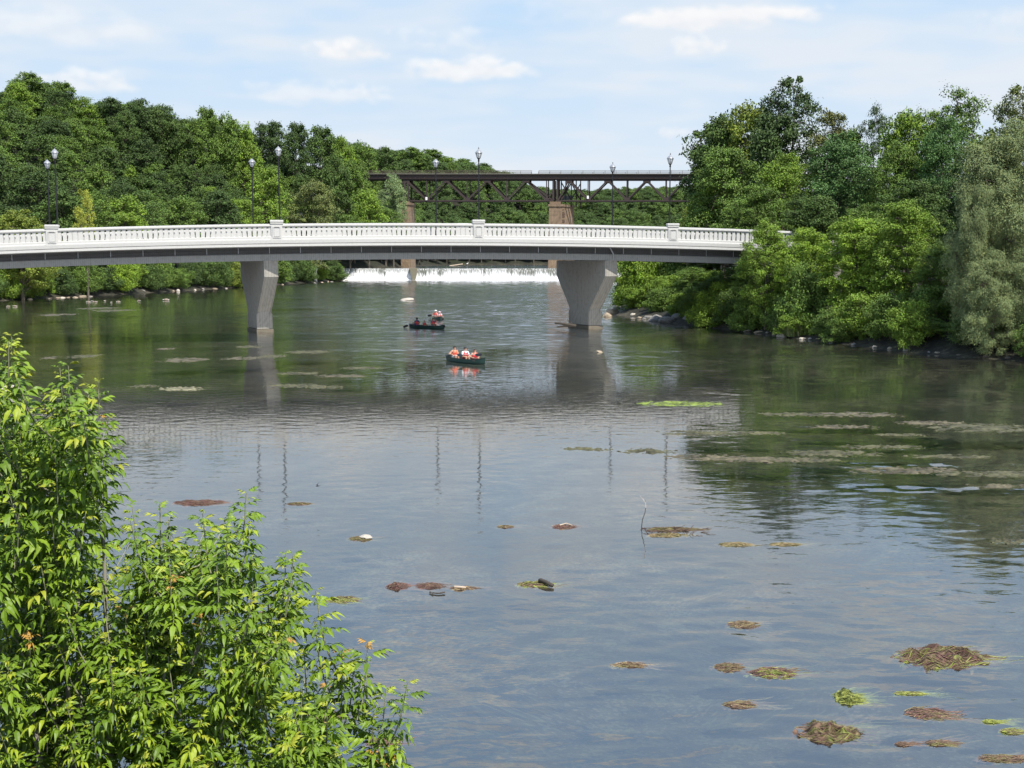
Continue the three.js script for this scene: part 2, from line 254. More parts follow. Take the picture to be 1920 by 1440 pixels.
(() => {
  const [e0, e1] = ENDS;
  // deck, kerbs, girders
  part('road_deck', surfaced([sweep([[-0.02, -1.58], [-0.02, -2.1], [-1.0, -2.16], [-WIDE + 1.0, -2.16], [-WIDE + 0.02, -2.1], [-WIDE + 0.02, -1.58]], e0, e1, 60)]), M.girder, road);
  part('fascia', surfaced([sweep([[0.16, -1.50], [0.13, -1.79], [0.03, -1.80], [0.03, -1.85], [0.13, -1.865], [0.13, -2.08], [0.03, -2.09], [0.0, -2.02], [0.0, -1.50]], e0, e1, 60)]), M.white, road);
  part('fascia', surfaced([sweep([[-WIDE - 0.16, -1.50], [-WIDE, -1.50], [-WIDE, -2.08], [-WIDE - 0.13, -2.08]], e0, e1, 60)]), M.white, road);
  part('road_surface', sweep([[-2.6, -1.56], [-2.6, -1.60], [-9.0, -1.60], [-9.0, -1.56]], e0, e1, 60), M.asphalt, road);
  part('sidewalk', surfaced([sweep([[-0.4, -1.42], [-0.4, -1.60], [-2.6, -1.60], [-2.6, -1.42]], e0, e1, 60)]), M.concrete, road);
  part('sidewalk', surfaced([sweep([[-9.0, -1.42], [-9.0, -1.60], [-11.2, -1.60], [-11.2, -1.42]], e0, e1, 60)]), M.concrete, road);
  for (let k = 0; k < 5; k++) {
    const z = -1.3 - k * 2.25, near = k === 0;
    part('girder', surfaced([sweep([[z, -2.74], [z + 0.1, -2.82], [z + 0.1, -3.40], [z - 0.5, -3.40], [z - 0.5, -2.82], [z - 0.4, -2.74]], e0, e1, 60)]), M.girder, road);
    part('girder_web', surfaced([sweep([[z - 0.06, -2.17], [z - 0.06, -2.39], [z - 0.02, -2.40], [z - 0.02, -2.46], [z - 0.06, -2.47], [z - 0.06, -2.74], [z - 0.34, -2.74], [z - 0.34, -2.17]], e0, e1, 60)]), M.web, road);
    if (near) for (let s = e0 + 1.2; s < e1; s += 2.87) part('hanger', box(0.05, 0.56, 0.05, s, TOP(s) - 2.45, z + 0.005), M.galvanised, road);
  }
  // balusters: each narrows at its shoulder so that the gaps end in round heads
  const balShape = (w) => { const b = new THREE.Shape(); const h = 0.9, r = 0.095; b.moveTo(-w + 0.04, 0); b.lineTo(w - 0.04, 0); b.lineTo(w - 0.04, 0.06); b.lineTo(w, 0.09); b.lineTo(w, h - 0.34); b.lineTo(w - 0.025, h - 0.31); b.lineTo(w - 0.025, h - 0.25); b.absarc(w + 0.075, h - 0.15, 0.115, Math.PI * 1.15, Math.PI * 0.55, true); b.lineTo(w + 0.08, h); b.lineTo(-w - 0.08, h); b.lineTo(-w - 0.065, h - 0.04); b.absarc(-w - 0.075, h - 0.15, 0.115, Math.PI * 0.45, -Math.PI * 0.15, true); b.lineTo(-w + 0.025, h - 0.25); b.lineTo(-w + 0.025, h - 0.31); b.lineTo(-w, h - 0.34); b.lineTo(-w, 0.09); b.lineTo(-w + 0.04, 0.06); return b; };
  const bal = uvBox(new THREE.ExtrudeGeometry(balShape(0.172), { depth: 0.2, bevelEnabled: false, curveSegments: 5 }).translate(0, 0, -0.1), 0.6);
  const rails = (z) => [sweep([[z + 0.19, -0.03], [z + 0.21, -0.19], [z + 0.15, -0.25], [z - 0.15, -0.25], [z - 0.21, -0.19], [z - 0.19, -0.03], [z - 0.05, 0.01], [z + 0.05, 0.01]], e0, e1, 60)];
  const base = (z) => [sweep([[z + 0.17, -1.14], [z + 0.19, -1.20], [z + 0.19, -1.38], [z + 0.24, -1.42], [z + 0.24, -1.50], [z - 0.24, -1.50], [z - 0.17, -1.14]], e0, e1, 60)];
  const zN = -0.12, zF = -WIDE + 0.12, bounds = [e0, ...posts.filter((s) => s < e1), e1], far = [];
  const near = new THREE.Group(); near.name = 'near_parapet'; road.add(near);
  part('coping', surfaced(rails(zN)), M.white, near); part('plinth', surfaced(base(zN)), M.white, near);
  for (let b = 0; b < bounds.length - 1; b++) {
    const s0 = bounds[b] + 0.62, s1 = bounds[b + 1] - 0.62, n = Math.round((s1 - s0) / 0.47), step = (s1 - s0) / n;
    for (let i = 0; i <= n; i++) {
      const s = s0 + i * step;
      if (s > S(-52)) { const o = part('baluster', bal, M.white, near); o.position.set(s, TOP(s) - 1.145, zN); }
      else far.push(bal.clone().translate(s, TOP(s) - 1.145, zN));
      far.push(bal.clone().translate(s, TOP(s) - 1.145, zF));
    }
  }
  const farP = new THREE.Group(); farP.name = 'far_parapet'; farP.position.y = -0.15; road.add(farP);        // the deck falls a little to that side
  part('coping', surfaced(rails(zF)), M.white, farP); part('plinth', surfaced(base(zF)), M.white, farP);
  part('balusters', surfaced(far, 0.6), M.white, farP).userData.kind = 'stuff';
  for (const z of [zN, zF]) for (const s of posts) {
    if (s > e1) continue;
    const y = TOP(s), front = z === zN ? 1 : -1, p = new THREE.Group(); p.name = 'parapet_pillar'; road.add(p); p.position.set(s, y, z);
    part('pillar_shaft', surfaced([box(1.0, 1.50, 0.44, 0, -0.79, 0), box(0.72, 0.06, 0.05, 0, -0.30, 0.245 * front), box(0.06, 0.86, 0.05, -0.33, -0.80, 0.245 * front), box(0.06, 0.86, 0.05, 0.33, -0.80, 0.245 * front), box(0.72, 0.06, 0.05, 0, -1.26, 0.245 * front), box(1.16, 0.14, 0.54, 0, -1.47, 0)]), M.white, p);
    part('pillar_panel', rbox(0.50, 0.74, 0.05, 0, -0.80, 0.236 * front, 0.012), M.white, p);
    part('pillar_slot', box(0.46, 0.05, 0.012, 0, -0.30, 0.272 * front), M.web, p);
    part('pillar_cap', surfaced([rbox(1.24, 0.22, 0.62, 0, 0.25, 0, 0.06), box(1.16, 0.12, 0.54, 0, 0.07, 0)]), M.white, p);
  }
  const pipe = at(1145, 474, 118), loc = road.worldToLocal(pipe.clone());
  part('drain_pipe', tube([V(loc.x - 0.42, TOP(loc.x) - 2.14, -0.9), V(loc.x, TOP(loc.x) - 2.80, -1.05), V(loc.x + 0.02, TOP(loc.x) - 3.3, -1.08)], 0.06), M.galvanised, road);
  // piers: walls along the stream that widen in steps to a broad head
  for (const [px, wide] of [[522, 0.96], [1158.5, 1.0]]) {
    const c = road.worldToLocal(at(px, 490, 114 / (1 - 0.176 * (px - 960) / FOCAL) + 1.3)), head = TOP(c.x) - 3.42, L = 10.4 * wide, T = 1.36, g = new THREE.Group(); g.name = 'pier';
    g.position.set(c.x - T / 2, 0, -1.25); g.rotation.y = 0.27; road.add(g);
    const prof = (h0, h1, l0, l1, l2, l3) => { const s = new THREE.Shape(); s.moveTo(-l0, h0); s.lineTo(-l3, h0); s.lineTo(-l3, h1); s.lineTo(-l0, h1); return s; };
    const sh = new THREE.Shape(); sh.moveTo(0, head); sh.lineTo(0, head - 1.5); sh.lineTo(-3.3 * wide, 1.86); sh.lineTo(-3.3 * wide, 0.35); sh.lineTo(-L + 3.1, 0.35); sh.lineTo(-L + 3.1, 1.86); sh.lineTo(-L, head - 1.5); sh.lineTo(-L, head);
    const turn = (q) => q.rotateY(-Math.PI / 2);                           // profile x (towards the near end) becomes z
    part('pier_wall', uvBox(turn(new THREE.ExtrudeGeometry(sh, { depth: T - 0.06, bevelEnabled: true, bevelSize: 0.03, bevelThickness: 0.03, bevelSegments: 1 }).translate(0, 0, -T / 2 + 0.03)), 0.16), M.concrete, g);
    const nose = new THREE.Shape(); nose.moveTo(-T / 2 - 0.08, 0.32); nose.lineTo(T / 2 + 0.08, 0.32); nose.lineTo(T / 2 + 0.08, 1.75); nose.lineTo(0, 2.35); nose.lineTo(-T / 2 - 0.08, 1.75);
    for (const z of [-3.3 * wide + 0.0, -L + 2.95]) part('pier_nose', uvBox(new THREE.ExtrudeGeometry(nose, { depth: 0.16, bevelEnabled: false }).translate(0, 0, z), 0.2), M.concrete, g);
    const foot = new THREE.Shape(); foot.moveTo(-T / 2 - 0.1, 0); foot.lineTo(-T / 2 - 0.1, L - 6.0); foot.lineTo(T / 2 + 0.1, L - 6.0); foot.lineTo(T / 2 + 0.1, 0);
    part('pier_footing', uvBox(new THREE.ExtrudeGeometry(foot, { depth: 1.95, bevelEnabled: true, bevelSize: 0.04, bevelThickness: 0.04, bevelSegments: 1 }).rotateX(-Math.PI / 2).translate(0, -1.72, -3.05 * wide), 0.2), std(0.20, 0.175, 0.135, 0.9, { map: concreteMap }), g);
    const lines = []; for (let k = 1; k < 9; k++) { const z = -L * k / 9; lines.push(z); }
  }
  part('abutment', surfaced([box(2.4, 9, WIDE, S(32.4), 2.6, -WIDE / 2 - 0.2)]), M.concrete, road);
  part('abutment', surfaced([box(2.4, 9, WIDE, S(-84.5), 1.2, -WIDE / 2 - 0.2)]), M.concrete, road);
})();

// ---------------------------------------------------------------- street lamps on the bridge
const lampProto = (() => {
  const g = new THREE.Group();
  part('lamp_pole', merge([new THREE.CylinderGeometry(0.055, 0.085, 7.6, 10).translate(0, 3.8, 0), new THREE.CylinderGeometry(0.11, 0.15, 1.0, 10).translate(0, 0.5, 0), new THREE.CylinderGeometry(0.19, 0.21, 0.14, 10).translate(0, 0.07, 0), new THREE.TorusGeometry(0.085, 0.03, 5, 10).rotateX(Math.PI / 2).translate(0, 6.6, 0)]), M.black, g);
  part('lamp_holder', new THREE.LatheGeometry([[0.05, 7.55], [0.10, 7.6], [0.07, 7.75], [0.15, 7.86], [0.17, 7.9], [0.0, 7.9]].map(([r, y]) => new THREE.Vector2(r, y)), 10), M.black, g);
  part('lamp_glass', new THREE.LatheGeometry([[0.0, 7.9], [0.155, 7.902], [0.30, 8.36], [0.30, 8.40], [0, 8.40]].map(([r, y]) => new THREE.Vector2(r, y)), 8), M.lampGlass, g);
  const ribs = []; for (let k = 0; k < 8; k++) { const a = k / 8 * 2 * Math.PI; ribs.push(tube([V(Math.sin(a) * 0.16, 7.9, Math.cos(a) * 0.16), V(Math.sin(a) * 0.305, 8.38, Math.cos(a) * 0.305)], 0.014, 4)); }
  part('lamp_frame', merge([...ribs, new THREE.TorusGeometry(0.31, 0.025, 5, 12).rotateX(Math.PI / 2).translate(0, 8.39, 0)]), M.black, g);
  part('lamp_cap', new THREE.LatheGeometry([[0.36, 8.402], [0.345, 8.44], [0.26, 8.56], [0.15, 8.68], [0.06, 8.74], [0.05, 8.80], [0.0, 8.80]].map(([r, y]) => new THREE.Vector2(r, y)), 8), M.lampCap, g);
  part('lamp_finial', new THREE.LatheGeometry([[0.03, 8.80], [0.055, 8.86], [0.02, 8.94], [0.0, 9.02]].map(([r, y]) => new THREE.Vector2(r, y)), 6), M.black, g);
  return g;
})();
{
  const spots = [[102, 274, 0.75, 'tall black street lamp behind the near parapet pillar at the left edge of the bridge'], [521.5, 270, 0.75, 'tall black street lamp behind the parapet pillar above the left pier'], [897.5, 275, 0.75, 'tall black street lamp behind the middle parapet pillar, its lantern against the sky'], [1257, 286, 0.75, 'tall black street lamp behind the rightmost parapet pillar by the right bank trees'],
    [88, 295, 10.4, 'leftmost street lamp on the far side of the bridge'], [472, 293, 10.4, 'street lamp on the far side of the bridge, just left of the left pier'], [817, 294, 10.4, 'street lamp on the far side of the bridge, before the railway truss'], [1149, 303, 10.4, 'rightmost street lamp on the far side of the bridge, above the right pier']];
  for (const [px, py, back, label] of spots) {
    const t = (px - 960) / FOCAL, c = Math.cos(SKEW), s = Math.sin(SKEW);
    // the line at that distance behind the near face, met by the sight line of the pixel column (seen at the lamp head)
    let d = 114; for (let k = 0; k < 30; k++) { const h = at(px, py, d), x = h.x; d = 114 + (x + back * s) * s / c + back * c; }
    const head = at(px, py, d), local = road.worldToLocal(V(head.x, 0, head.z)), y = TOP(local.x) - 1.43, o = lampProto.clone();
    o.name = numbered('street_lamp'); tag(o, label, 'street lamp', 'street lamps along the road bridge'); o.position.set(head.x, y, head.z); o.scale.y = (head.y - y) / 9.02; scene.add(o);
  }
}

// ---------------------------------------------------------------- the dam with its falling water
const damThing = thing('river_dam', 'low white dam with water falling over its whole crest below the bridge', 'dam');
(() => {
  const x0 = -60, x1 = 44, N = 520, R = 14, prof = [[0.9, 0.16], [0.35, 0.14], [0.05, 0.03], [-0.2, -0.25], [-0.5, -0.9], [-0.75, -1.7], [-0.95, -2.5], [-1.2, -3.2], [-1.55, -3.62], [-2.4, -3.74], [-3.4, -3.80]];
  const pos = [], uv = [], col = [], idx = [];
  for (let j = 0; j <= R; j++) for (let i = 0; i <= N; i++) {
    const x = lerp(x0, x1, i / N), f = j / R * (prof.length - 1), k = Math.min(prof.length - 2, Math.floor(f)), a = prof[k], b = prof[k + 1], t = f - k;
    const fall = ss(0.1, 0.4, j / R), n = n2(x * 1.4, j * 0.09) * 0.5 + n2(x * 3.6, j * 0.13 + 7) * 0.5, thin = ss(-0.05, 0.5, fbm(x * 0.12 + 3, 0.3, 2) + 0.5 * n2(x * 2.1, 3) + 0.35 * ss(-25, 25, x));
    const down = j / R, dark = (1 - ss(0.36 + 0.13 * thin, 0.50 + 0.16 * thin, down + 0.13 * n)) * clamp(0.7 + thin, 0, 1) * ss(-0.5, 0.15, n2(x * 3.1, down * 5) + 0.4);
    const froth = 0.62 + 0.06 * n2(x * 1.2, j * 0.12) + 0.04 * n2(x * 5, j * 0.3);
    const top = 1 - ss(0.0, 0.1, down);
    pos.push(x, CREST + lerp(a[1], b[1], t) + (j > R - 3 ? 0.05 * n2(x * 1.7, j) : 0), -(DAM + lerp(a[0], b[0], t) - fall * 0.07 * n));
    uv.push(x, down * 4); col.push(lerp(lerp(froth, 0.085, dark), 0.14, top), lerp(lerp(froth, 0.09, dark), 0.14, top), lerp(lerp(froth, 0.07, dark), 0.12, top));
  }
  for (let j = 0; j < R; j++) for (let i = 0; i < N; i++) { const a = j * (N + 1) + i; idx.push(a, a + N + 1, a + N + 2, a, a + N + 2, a + 1); }
  const g = new THREE.BufferGeometry(); g.setAttribute('position', new THREE.Float32BufferAttribute(pos, 3)); g.setAttribute('uv', new THREE.Float32BufferAttribute(uv, 2)); g.setAttribute('color', new THREE.Float32BufferAttribute(col, 3)); g.setIndex(idx); g.computeVertexNormals();
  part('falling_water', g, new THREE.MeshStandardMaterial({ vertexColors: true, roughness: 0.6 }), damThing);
  part('dam_wall', surfaced([box(x1 - x0, 5.2, 1.2, (x0 + x1) / 2, CREST - 2.62, -DAM - 0.72)]), M.stoneDark, damThing);
  const p = at(776, 505, DAM), w = new THREE.Shape(); w.moveTo(-1.25, 0.25); w.lineTo(1.25, 0.25); w.lineTo(0.62, -3.7); w.lineTo(-0.35, -3.7);
  part('dam_buttress', uvBox(new THREE.ExtrudeGeometry(w, { depth: 3.0, bevelEnabled: true, bevelSize: 0.06, bevelThickness: 0.06, bevelSegments: 1 }).translate(p.x, CREST, -DAM - 0.6)), std(0.24, 0.22, 0.16, 0.95, { map: concreteMap }), damThing);
})();

// ---------------------------------------------------------------- the old railway bridge
const rail = thing('railway_bridge', 'dark rusty steel railway truss bridge on brown stone piers far upstream', 'railway bridge');
(() => {
  const D0 = 455, K = D0 / FOCAL, X = (px) => (px - 960) * K, Y = (py) => at(960, py, D0).y, back = V(0.9, 0, -5.2);
  const yTop = Y(336.5), yBot = Y(376.5), yDeck = Y(327), left = X(650), right = X(1560);
  const plane = (off, z) => (x, y) => V(x + off.x, y, -D0 + off.z);
  for (const off of [V(0, 0, 0), back]) {
    const P = plane(off);
    for (const [a, b] of [[left, X(1037)], [X(1041), right]]) {
      part('top_chord', bar(P(a, yTop), P(b, yTop), 0.5, 0.45), M.rust, rail);
      part('bottom_chord', bar(P(Math.max(a, X(744)), yBot), P(b, yBot), 0.5, 0.5), M.rust, rail);
    }
    const member = (name, x0, y0, x1, y1, w = 0.55) => part(name, bar(P(X(x0), y0), P(X(x1), y1), 0.35, w), M.rust, rail);
    for (const x of [761, 767, 1036.5, 1044]) part('truss_post', bar(P(X(x), yBot + 0.3), P(X(x), yTop - 0.2), 0.7, 0.5), M.rust, rail);
    for (const [tops, bots] of [[[764, 838, 914, 986], [802, 877, 950, 1024]], [[1065, 1137, 1209, 1281, 1353, 1425], [1101, 1173, 1245, 1317, 1389]]]) {
      tops.forEach((x) => part('gusset_plate', box(2.6, 0.9, 0.4, X(x) + off.x, yTop - 0.7, -D0 + off.z), M.rust, rail));
      bots.forEach((x, i) => {
        part('truss_post', bar(P(X(x), yBot), P(X(x), yTop), 0.4, 0.42), M.rust, rail);
        part('gusset_plate', box(2.2, 0.8, 0.4, X(x) + off.x, yBot + 0.7, -D0 + off.z), M.rust, rail);
        if (tops[i] !== undefined) member('diagonal', tops[i], yTop - 0.3, x, yBot + 0.3, 0.78);
        if (tops[i + 1] !== undefined) member('diagonal', x, yBot + 0.3, tops[i + 1], yTop - 0.3);
      });
    }
    member('diagonal', 986, yTop - 0.3, 1034, yBot + 0.4); member('diagonal', 1024, yBot + 0.3, 1037, yTop - 4); member('diagonal', 1046, yBot + 0.3, 1065, yTop - 0.3);
    member('diagonal', 761, yTop - 0.4, 727, yBot + 0.6); member('truss_post', 727, yBot, 727, yTop);
  }
  // inside the towers over the middle pier: bracing posts seen behind one another
  for (const [dx, dz] of [[1.6, -1.6], [3.4, -3.2], [5.6, -5.0], [7.6, -6.8], [9.4, -8.4]]) part('tower_post', bar(V(X(1044) + dx, yBot - 2.2, -D0 + dz), V(X(1044) + dx, yTop, -D0 + dz), 0.42, 0.42), M.rust, rail);
  for (const [a, b] of [[1.6, 5.6], [5.6, 1.6], [5.6, 9.4], [9.4, 5.6]]) part('tower_brace', bar(V(X(1044) + a, yBot + 0.5, -D0 - a * 0.9), V(X(1044) + b, yTop - 1, -D0 - b * 0.9), 0.3), M.rust, rail);
  part('walkway_panel', rbox(5.2, 1.7, 0.3, X(1061), yBot + 1.5, -D0 - 6.2), std(0.13, 0.15, 0.17, 0.7), rail);
  // deck girder with its stiffeners, sleepers, handrails
  part('deck_girder', merge([box(right - left, 1.75, 0.4, (left + right) / 2, yDeck - 0.95, -D0 + 0.3), box(right - left, 0.2, 0.9, (left + right) / 2, yDeck - 0.15, -D0 + 0.3), box(right - left, 0.2, 0.8, (left + right) / 2, yTop + 0.45, -D0 + 0.3), box(right - left, 1.75, 0.4, (left + right) / 2 + 2.6, yDeck - 0.95, -D0 - 5.2)]), M.rust, rail);
  part('track_bed', box(right - left, 0.22, 7.4, (left + right) / 2, yDeck + 0.1, -D0 - 2.5), std(0.17, 0.16, 0.14, 0.95), rail);
  const ribs = []; for (let x = left; x < right; x += 3.4) ribs.push(box(0.16, 1.5, 0.16, x, yDeck - 0.98, -D0 + 0.56)); part('stiffeners', merge(ribs), M.rust, rail).userData.kind = 'stuff';
  for (const z of [0.9, -6.2]) for (const [a, b] of [[left, X(996.5)], [X(1009.5), right]]) {
    const r = new THREE.Group(); r.name = 'handrail'; rail.add(r);
    for (const y of [0.75, 1.4]) part('rail_bar', bar(V(a, yDeck + y, -D0 + z), V(b, yDeck + y, -D0 + z), 0.13), M.rail, r);
    for (let x = a; x <= b + 0.01; x += (b - a) / Math.round((b - a) / 4.2)) part('rail_post', bar(V(x, yDeck + 0.1, -D0 + z), V(x, yDeck + 1.44, -D0 + z), 0.12), M.rail, r);
  }
  for (const [x, y] of [[801.5, 372.5], [1100.5, 370]]) part('marker_plate', box(0.75, 1.15, 0.12, X(x), Y(y), -D0 + 0.5), std(0.8, 0.8, 0.78, 0.6), rail);
  // piers
  const pier = (px0, px1, yt, long, side, shear) => {
    const g = new THREE.Group(); g.name = 'stone_pier'; rail.add(g);
    const xa = X(px0), xb = X(px1), b = CREST - 1.2, tb = 1.14;
    const corner = (f, x, y, l) => { const m = (xa + xb) / 2, k = lerp(tb, 1, (y - b) / (yt - b)); return [m + (x - m) * k + l * shear, y, -D0 + 1.4 - l + (l === 0 ? (k - 1) * 6 : 0)]; };
    const q = (a, c, d, e) => [...a, ...c, ...d, ...a, ...d, ...e];
    const A = corner(0, xa, b, 0), B = corner(0, xb, b, 0), C = corner(0, xb, yt, 0), E = corner(0, xa, yt, 0), A2 = corner(0, xa, b, long), B2 = corner(0, xb, b, long), C2 = corner(0, xb, yt, long), E2 = corner(0, xa, yt, long);
    part('pier_shaft', uvBox(soup([...q(A, B, C, E), ...q(B, B2, C2, C), ...q(B2, A2, E2, C2), ...q(A2, A, E, E2), ...q(E, C, C2, E2)]), 0.06), M.stone, g);
    part('pier_cap', uvBox(soup((() => { const o = 0.35, h = 0.9, f = (p, dx, dz, y) => [p[0] + dx, y, p[2] + dz], L = [f(E, -o, o, yt), f(C, o, o, yt), f(C2, o, -o, yt), f(E2, -o, -o, yt)], U = L.map(([x, , z]) => [x, yt + h, z]); return [...q(L[0], L[1], U[1], U[0]), ...q(L[1], L[2], U[2], U[1]), ...q(L[2], L[3], U[3], U[2]), ...q(L[3], L[0], U[0], U[3]), ...q(U[0], U[1], U[2], U[3]), ...q(L[3], L[2], L[1], L[0])]; })()), 0.06), side ? M.stone : M.stone, g);
    return g;
  };
  pier(755, 771, Y(384.5), 9, 0, 0.12);
  part('bearing_block', box(2.6, 1.6, 2.4, X(764), yBot - 1.05, -D0 - 0.2), M.stone, rail);
  const big = pier(1028.5, 1052, Y(387.5), 9.5, 1, 0.55);
  part('bearing_block', box(4.2, 1.7, 2.4, X(1040), yBot - 1.2, -D0 - 0.2), M.stone, rail);
  // broken corner stones standing proud along the right edge of the middle pier
  const rnd = mulberry(77);
  for (let y = CREST - 0.5; y < Y(391); y += 0.95) { const t = (y - CREST) / (Y(388) - CREST), w = 0.9 + 1.1 * rnd(); part('corner_stone', rbox(w, 0.8, 1.3, X(1052.5) + lerp(1.3, 0.1, t) + 0.5 * (rnd() - 0.3), y, -D0 + 0.6 + lerp(0.6, 0, t), 0.08), rnd() < 0.5 ? M.stone : M.stoneDark, big); }
})();

// ---------------------------------------------------------------- trees: leaf clumps on the lobes of a crown, a tapered trunk with limbs to them
function leafy(list, { leaf, aspect = 0.55, per, rx, ry = 0.7, up = 0.5, out = 0.7, droop = 0, chaos = 0.75, hang = 0, tone = 0.5 }, rnd, pos, col) {
  for (const c of list) {
    const hue = 1 + (rnd() - 0.5) * tone, ax = 0.65 + 0.75 * rnd(), az = 0.65 + 0.75 * rnd(), ay = 0.75 + 0.5 * rnd(), tx = (rnd() - 0.5) * 0.9, tz = (rnd() - 0.5) * 0.9, n = Math.round(per * (0.7 + 0.6 * rnd()) * (c.k ?? 1)), R = rx * (c.r ?? 1);
    for (let i = 0; i < n; i++) {
      let x, y, z, q; do { x = rnd() * 2 - 1; y = rnd() * 2 - 1; z = rnd() * 2 - 1; q = x * x + y * y + z * z; } while (q > 1 || q < 0.05);
      const f = Math.pow(q, -0.25) * (rnd() < 0.13 ? 1.1 + 0.5 * rnd() : 0.65 + 0.35 * rnd()); x *= f; y *= f; z *= f;                // more leaves towards the outside of the clump
      const p = V(c.x + x * R * ax, c.y + (y * ry * ay + x * tx * ax * 0.6 + z * tz * az * 0.6) * R - hang * rnd() * R * Math.hypot(x, z), c.z + z * R * az);
      const nor = V(x * out + (rnd() - 0.5) * 2 * chaos, y * out + up + (rnd() - 0.5) * 2 * chaos, z * out + (rnd() - 0.5) * 2 * chaos).normalize();
      const t = V(x + (rnd() - 0.5) * 1.4, -droop + (rnd() - 0.5), z + (rnd() - 0.5) * 1.4); t.addScaledVector(nor, -t.dot(nor)).normalize();
      const s = leaf * (0.65 + 0.7 * rnd()), w = nor.clone().cross(t).multiplyScalar(s * aspect * 0.5), a = p, b = p.clone().addScaledVector(t, s), m = p.clone().addScaledVector(t, s * 0.45).addScaledVector(nor, -s * 0.08);
      const l = m.clone().add(w), r = m.clone().sub(w);
      pos.push(a.x, a.y, a.z, r.x, r.y, r.z, b.x, b.y, b.z, a.x, a.y, a.z, b.x, b.y, b.z, l.x, l.y, l.z);
      const v = hue * (0.75 + 0.5 * rnd()), yl = (rnd() - 0.5) * 0.25;
      for (let k = 0; k < 6; k++) col.push(v * (1 + yl), v, v * (1 - yl));
    }
  }
}
function leafGeometry(pos, col) { return soup(pos, col).deleteAttribute('normal'); }
function makeTree(seed, o) {
  const rnd = mulberry(seed), H = o.H, R = o.R, b = o.base ?? 0.22, lobes = [], clumps = [];
  const N = o.lobes ?? 10;
  for (let i = 0; i < N; i++) {
    const t = (i + 0.5) / N, h = b + (1 - b) * (0.12 + 0.80 * t), prof = Math.pow(Math.sin(Math.PI * clamp(o.peak ? Math.pow((h - b) / (1 - b), o.peak) : (h - b) / (1 - b), 0.06, 0.97)), 0.75);
    const a = i * 2.4 + rnd() * 1.3, d = R * prof * (0.45 + 0.25 * rnd()), r = R * (0.34 + 0.2 * rnd()) * (0.65 + 0.35 * prof) * (o.lobeSize ?? 1);
    lobes.push({ x: Math.cos(a) * d * (i === N - 1 ? 0.25 : 1), y: H * h - r * 0.2, z: Math.sin(a) * d * (i === N - 1 ? 0.25 : 1), r });
  }
  for (const l of lobes) for (let k = 0; k < (o.per ?? 10); k++) {
    let x, y, z, q; do { x = rnd() * 2 - 1; y = rnd() * 2 - 1; z = rnd() * 2 - 1; q = Math.hypot(x, y, z); } while (q > 1 || q < 0.1 || y / q < -0.65);
    const f = l.r * (0.88 + 0.24 * rnd()) / q;
    clumps.push({ x: l.x + x * f, y: Math.min(H - 0.3, Math.max(o.low ?? 0.6, l.y + y * f * 0.85)), z: l.z + z * f, r: 0.5 + 1.05 * rnd(), k: 0.6 + 0.8 * rnd() });
  }
  const pos = [], col = []; leafy(clumps, o.leafy, rnd, pos, col);
  const limbs = [], lean = V((rnd() - 0.5) * 0.08 * H, 0, (rnd() - 0.5) * 0.08 * H), r0 = o.trunk ?? H * 0.016, stem = (t) => V(lean.x * t * t, H * 0.86 * t, lean.z * t * t);
  const tp = [0, 0.12, 0.3, 0.5, 0.7, 0.88, 1];
  limbs.push(tube([V(0, -1.2, 0), ...tp.map(stem)], [r0 * 1.5, r0 * 1.35, r0, r0 * 0.86, r0 * 0.66, r0 * 0.44, r0 * 0.24, r0 * 0.08], 7));
  for (const l of lobes) {
    const t0 = clamp((l.y / H - 0.18 - rnd() * 0.1) / 0.86, 0.1, 0.85), s = stem(t0), e = V(l.x, l.y, l.z), m = s.clone().lerp(e, 0.5).add(V(0, -0.03 * H + rnd() * 0.06 * H, 0));
    limbs.push(tube([s, m, e], [r0 * 0.5 * (1.1 - t0), r0 * 0.3 * (1.1 - t0), r0 * 0.12], 5));
    const mine = clumps.filter((c) => Math.hypot(c.x - l.x, c.y - l.y, c.z - l.z) < l.r * 1.2).slice(0, 7);
    for (const c of mine) limbs.push(tube([e, V(lerp(e.x, c.x, 0.5), lerp(e.y, c.y, 0.6), lerp(e.z, c.z, 0.5)), V(c.x, c.y, c.z)], [r0 * 0.13, r0 * 0.09, r0 * 0.04], 4));
  }
  return { crown: leafGeometry(pos, col), trunk: merge(limbs), H, R };
}
const barkMap = grayTexture(256, 256, (u, v) => { const m = 0.8 + 0.25 * streaks(u, v) + 0.1 * grit(u, v); return [m, m, m * 0.97]; });
const bark = std(0.10, 0.085, 0.065, 0.95), barkPale = std(0.42, 0.40, 0.36, 0.9);
const leafMat = (r, g, b) => new THREE.MeshStandardMaterial({ color: new THREE.Color().setRGB(r, g, b), vertexColors: true, roughness: 0.8, side: THREE.DoubleSide });
const GREEN = { deep: leafMat(0.048, 0.088, 0.016), dark: leafMat(0.069, 0.121, 0.020), mid: leafMat(0.103, 0.173, 0.022), fresh: leafMat(0.146, 0.234, 0.020), bright: leafMat(0.182, 0.287, 0.020), lime: leafMat(0.165, 0.215, 0.024), olive: leafMat(0.140, 0.173, 0.043), cool: leafMat(0.077, 0.156, 0.035), silver: leafMat(0.185, 0.230, 0.085), pale: leafMat(0.187, 0.261, 0.101), brown: leafMat(0.112, 0.121, 0.030), gold: leafMat(0.33, 0.36, 0.045) };
const L1 = { leaf: 0.46, per: 84, rx: 1.05, ry: 0.55 }, L2 = { leaf: 0.34, per: 95, rx: 1.05 }, LN = { leaf: 0.26, per: 190, rx: 0.95, ry: 0.55, aspect: 0.62 };
const WILLOW = { leaf: 0.30, aspect: 0.26, per: 330, rx: 1.15, ry: 0.7, droop: 0.25, hang: 0.1, up: 0.45, out: 0.8, chaos: 0.6, tone: 0.3 };
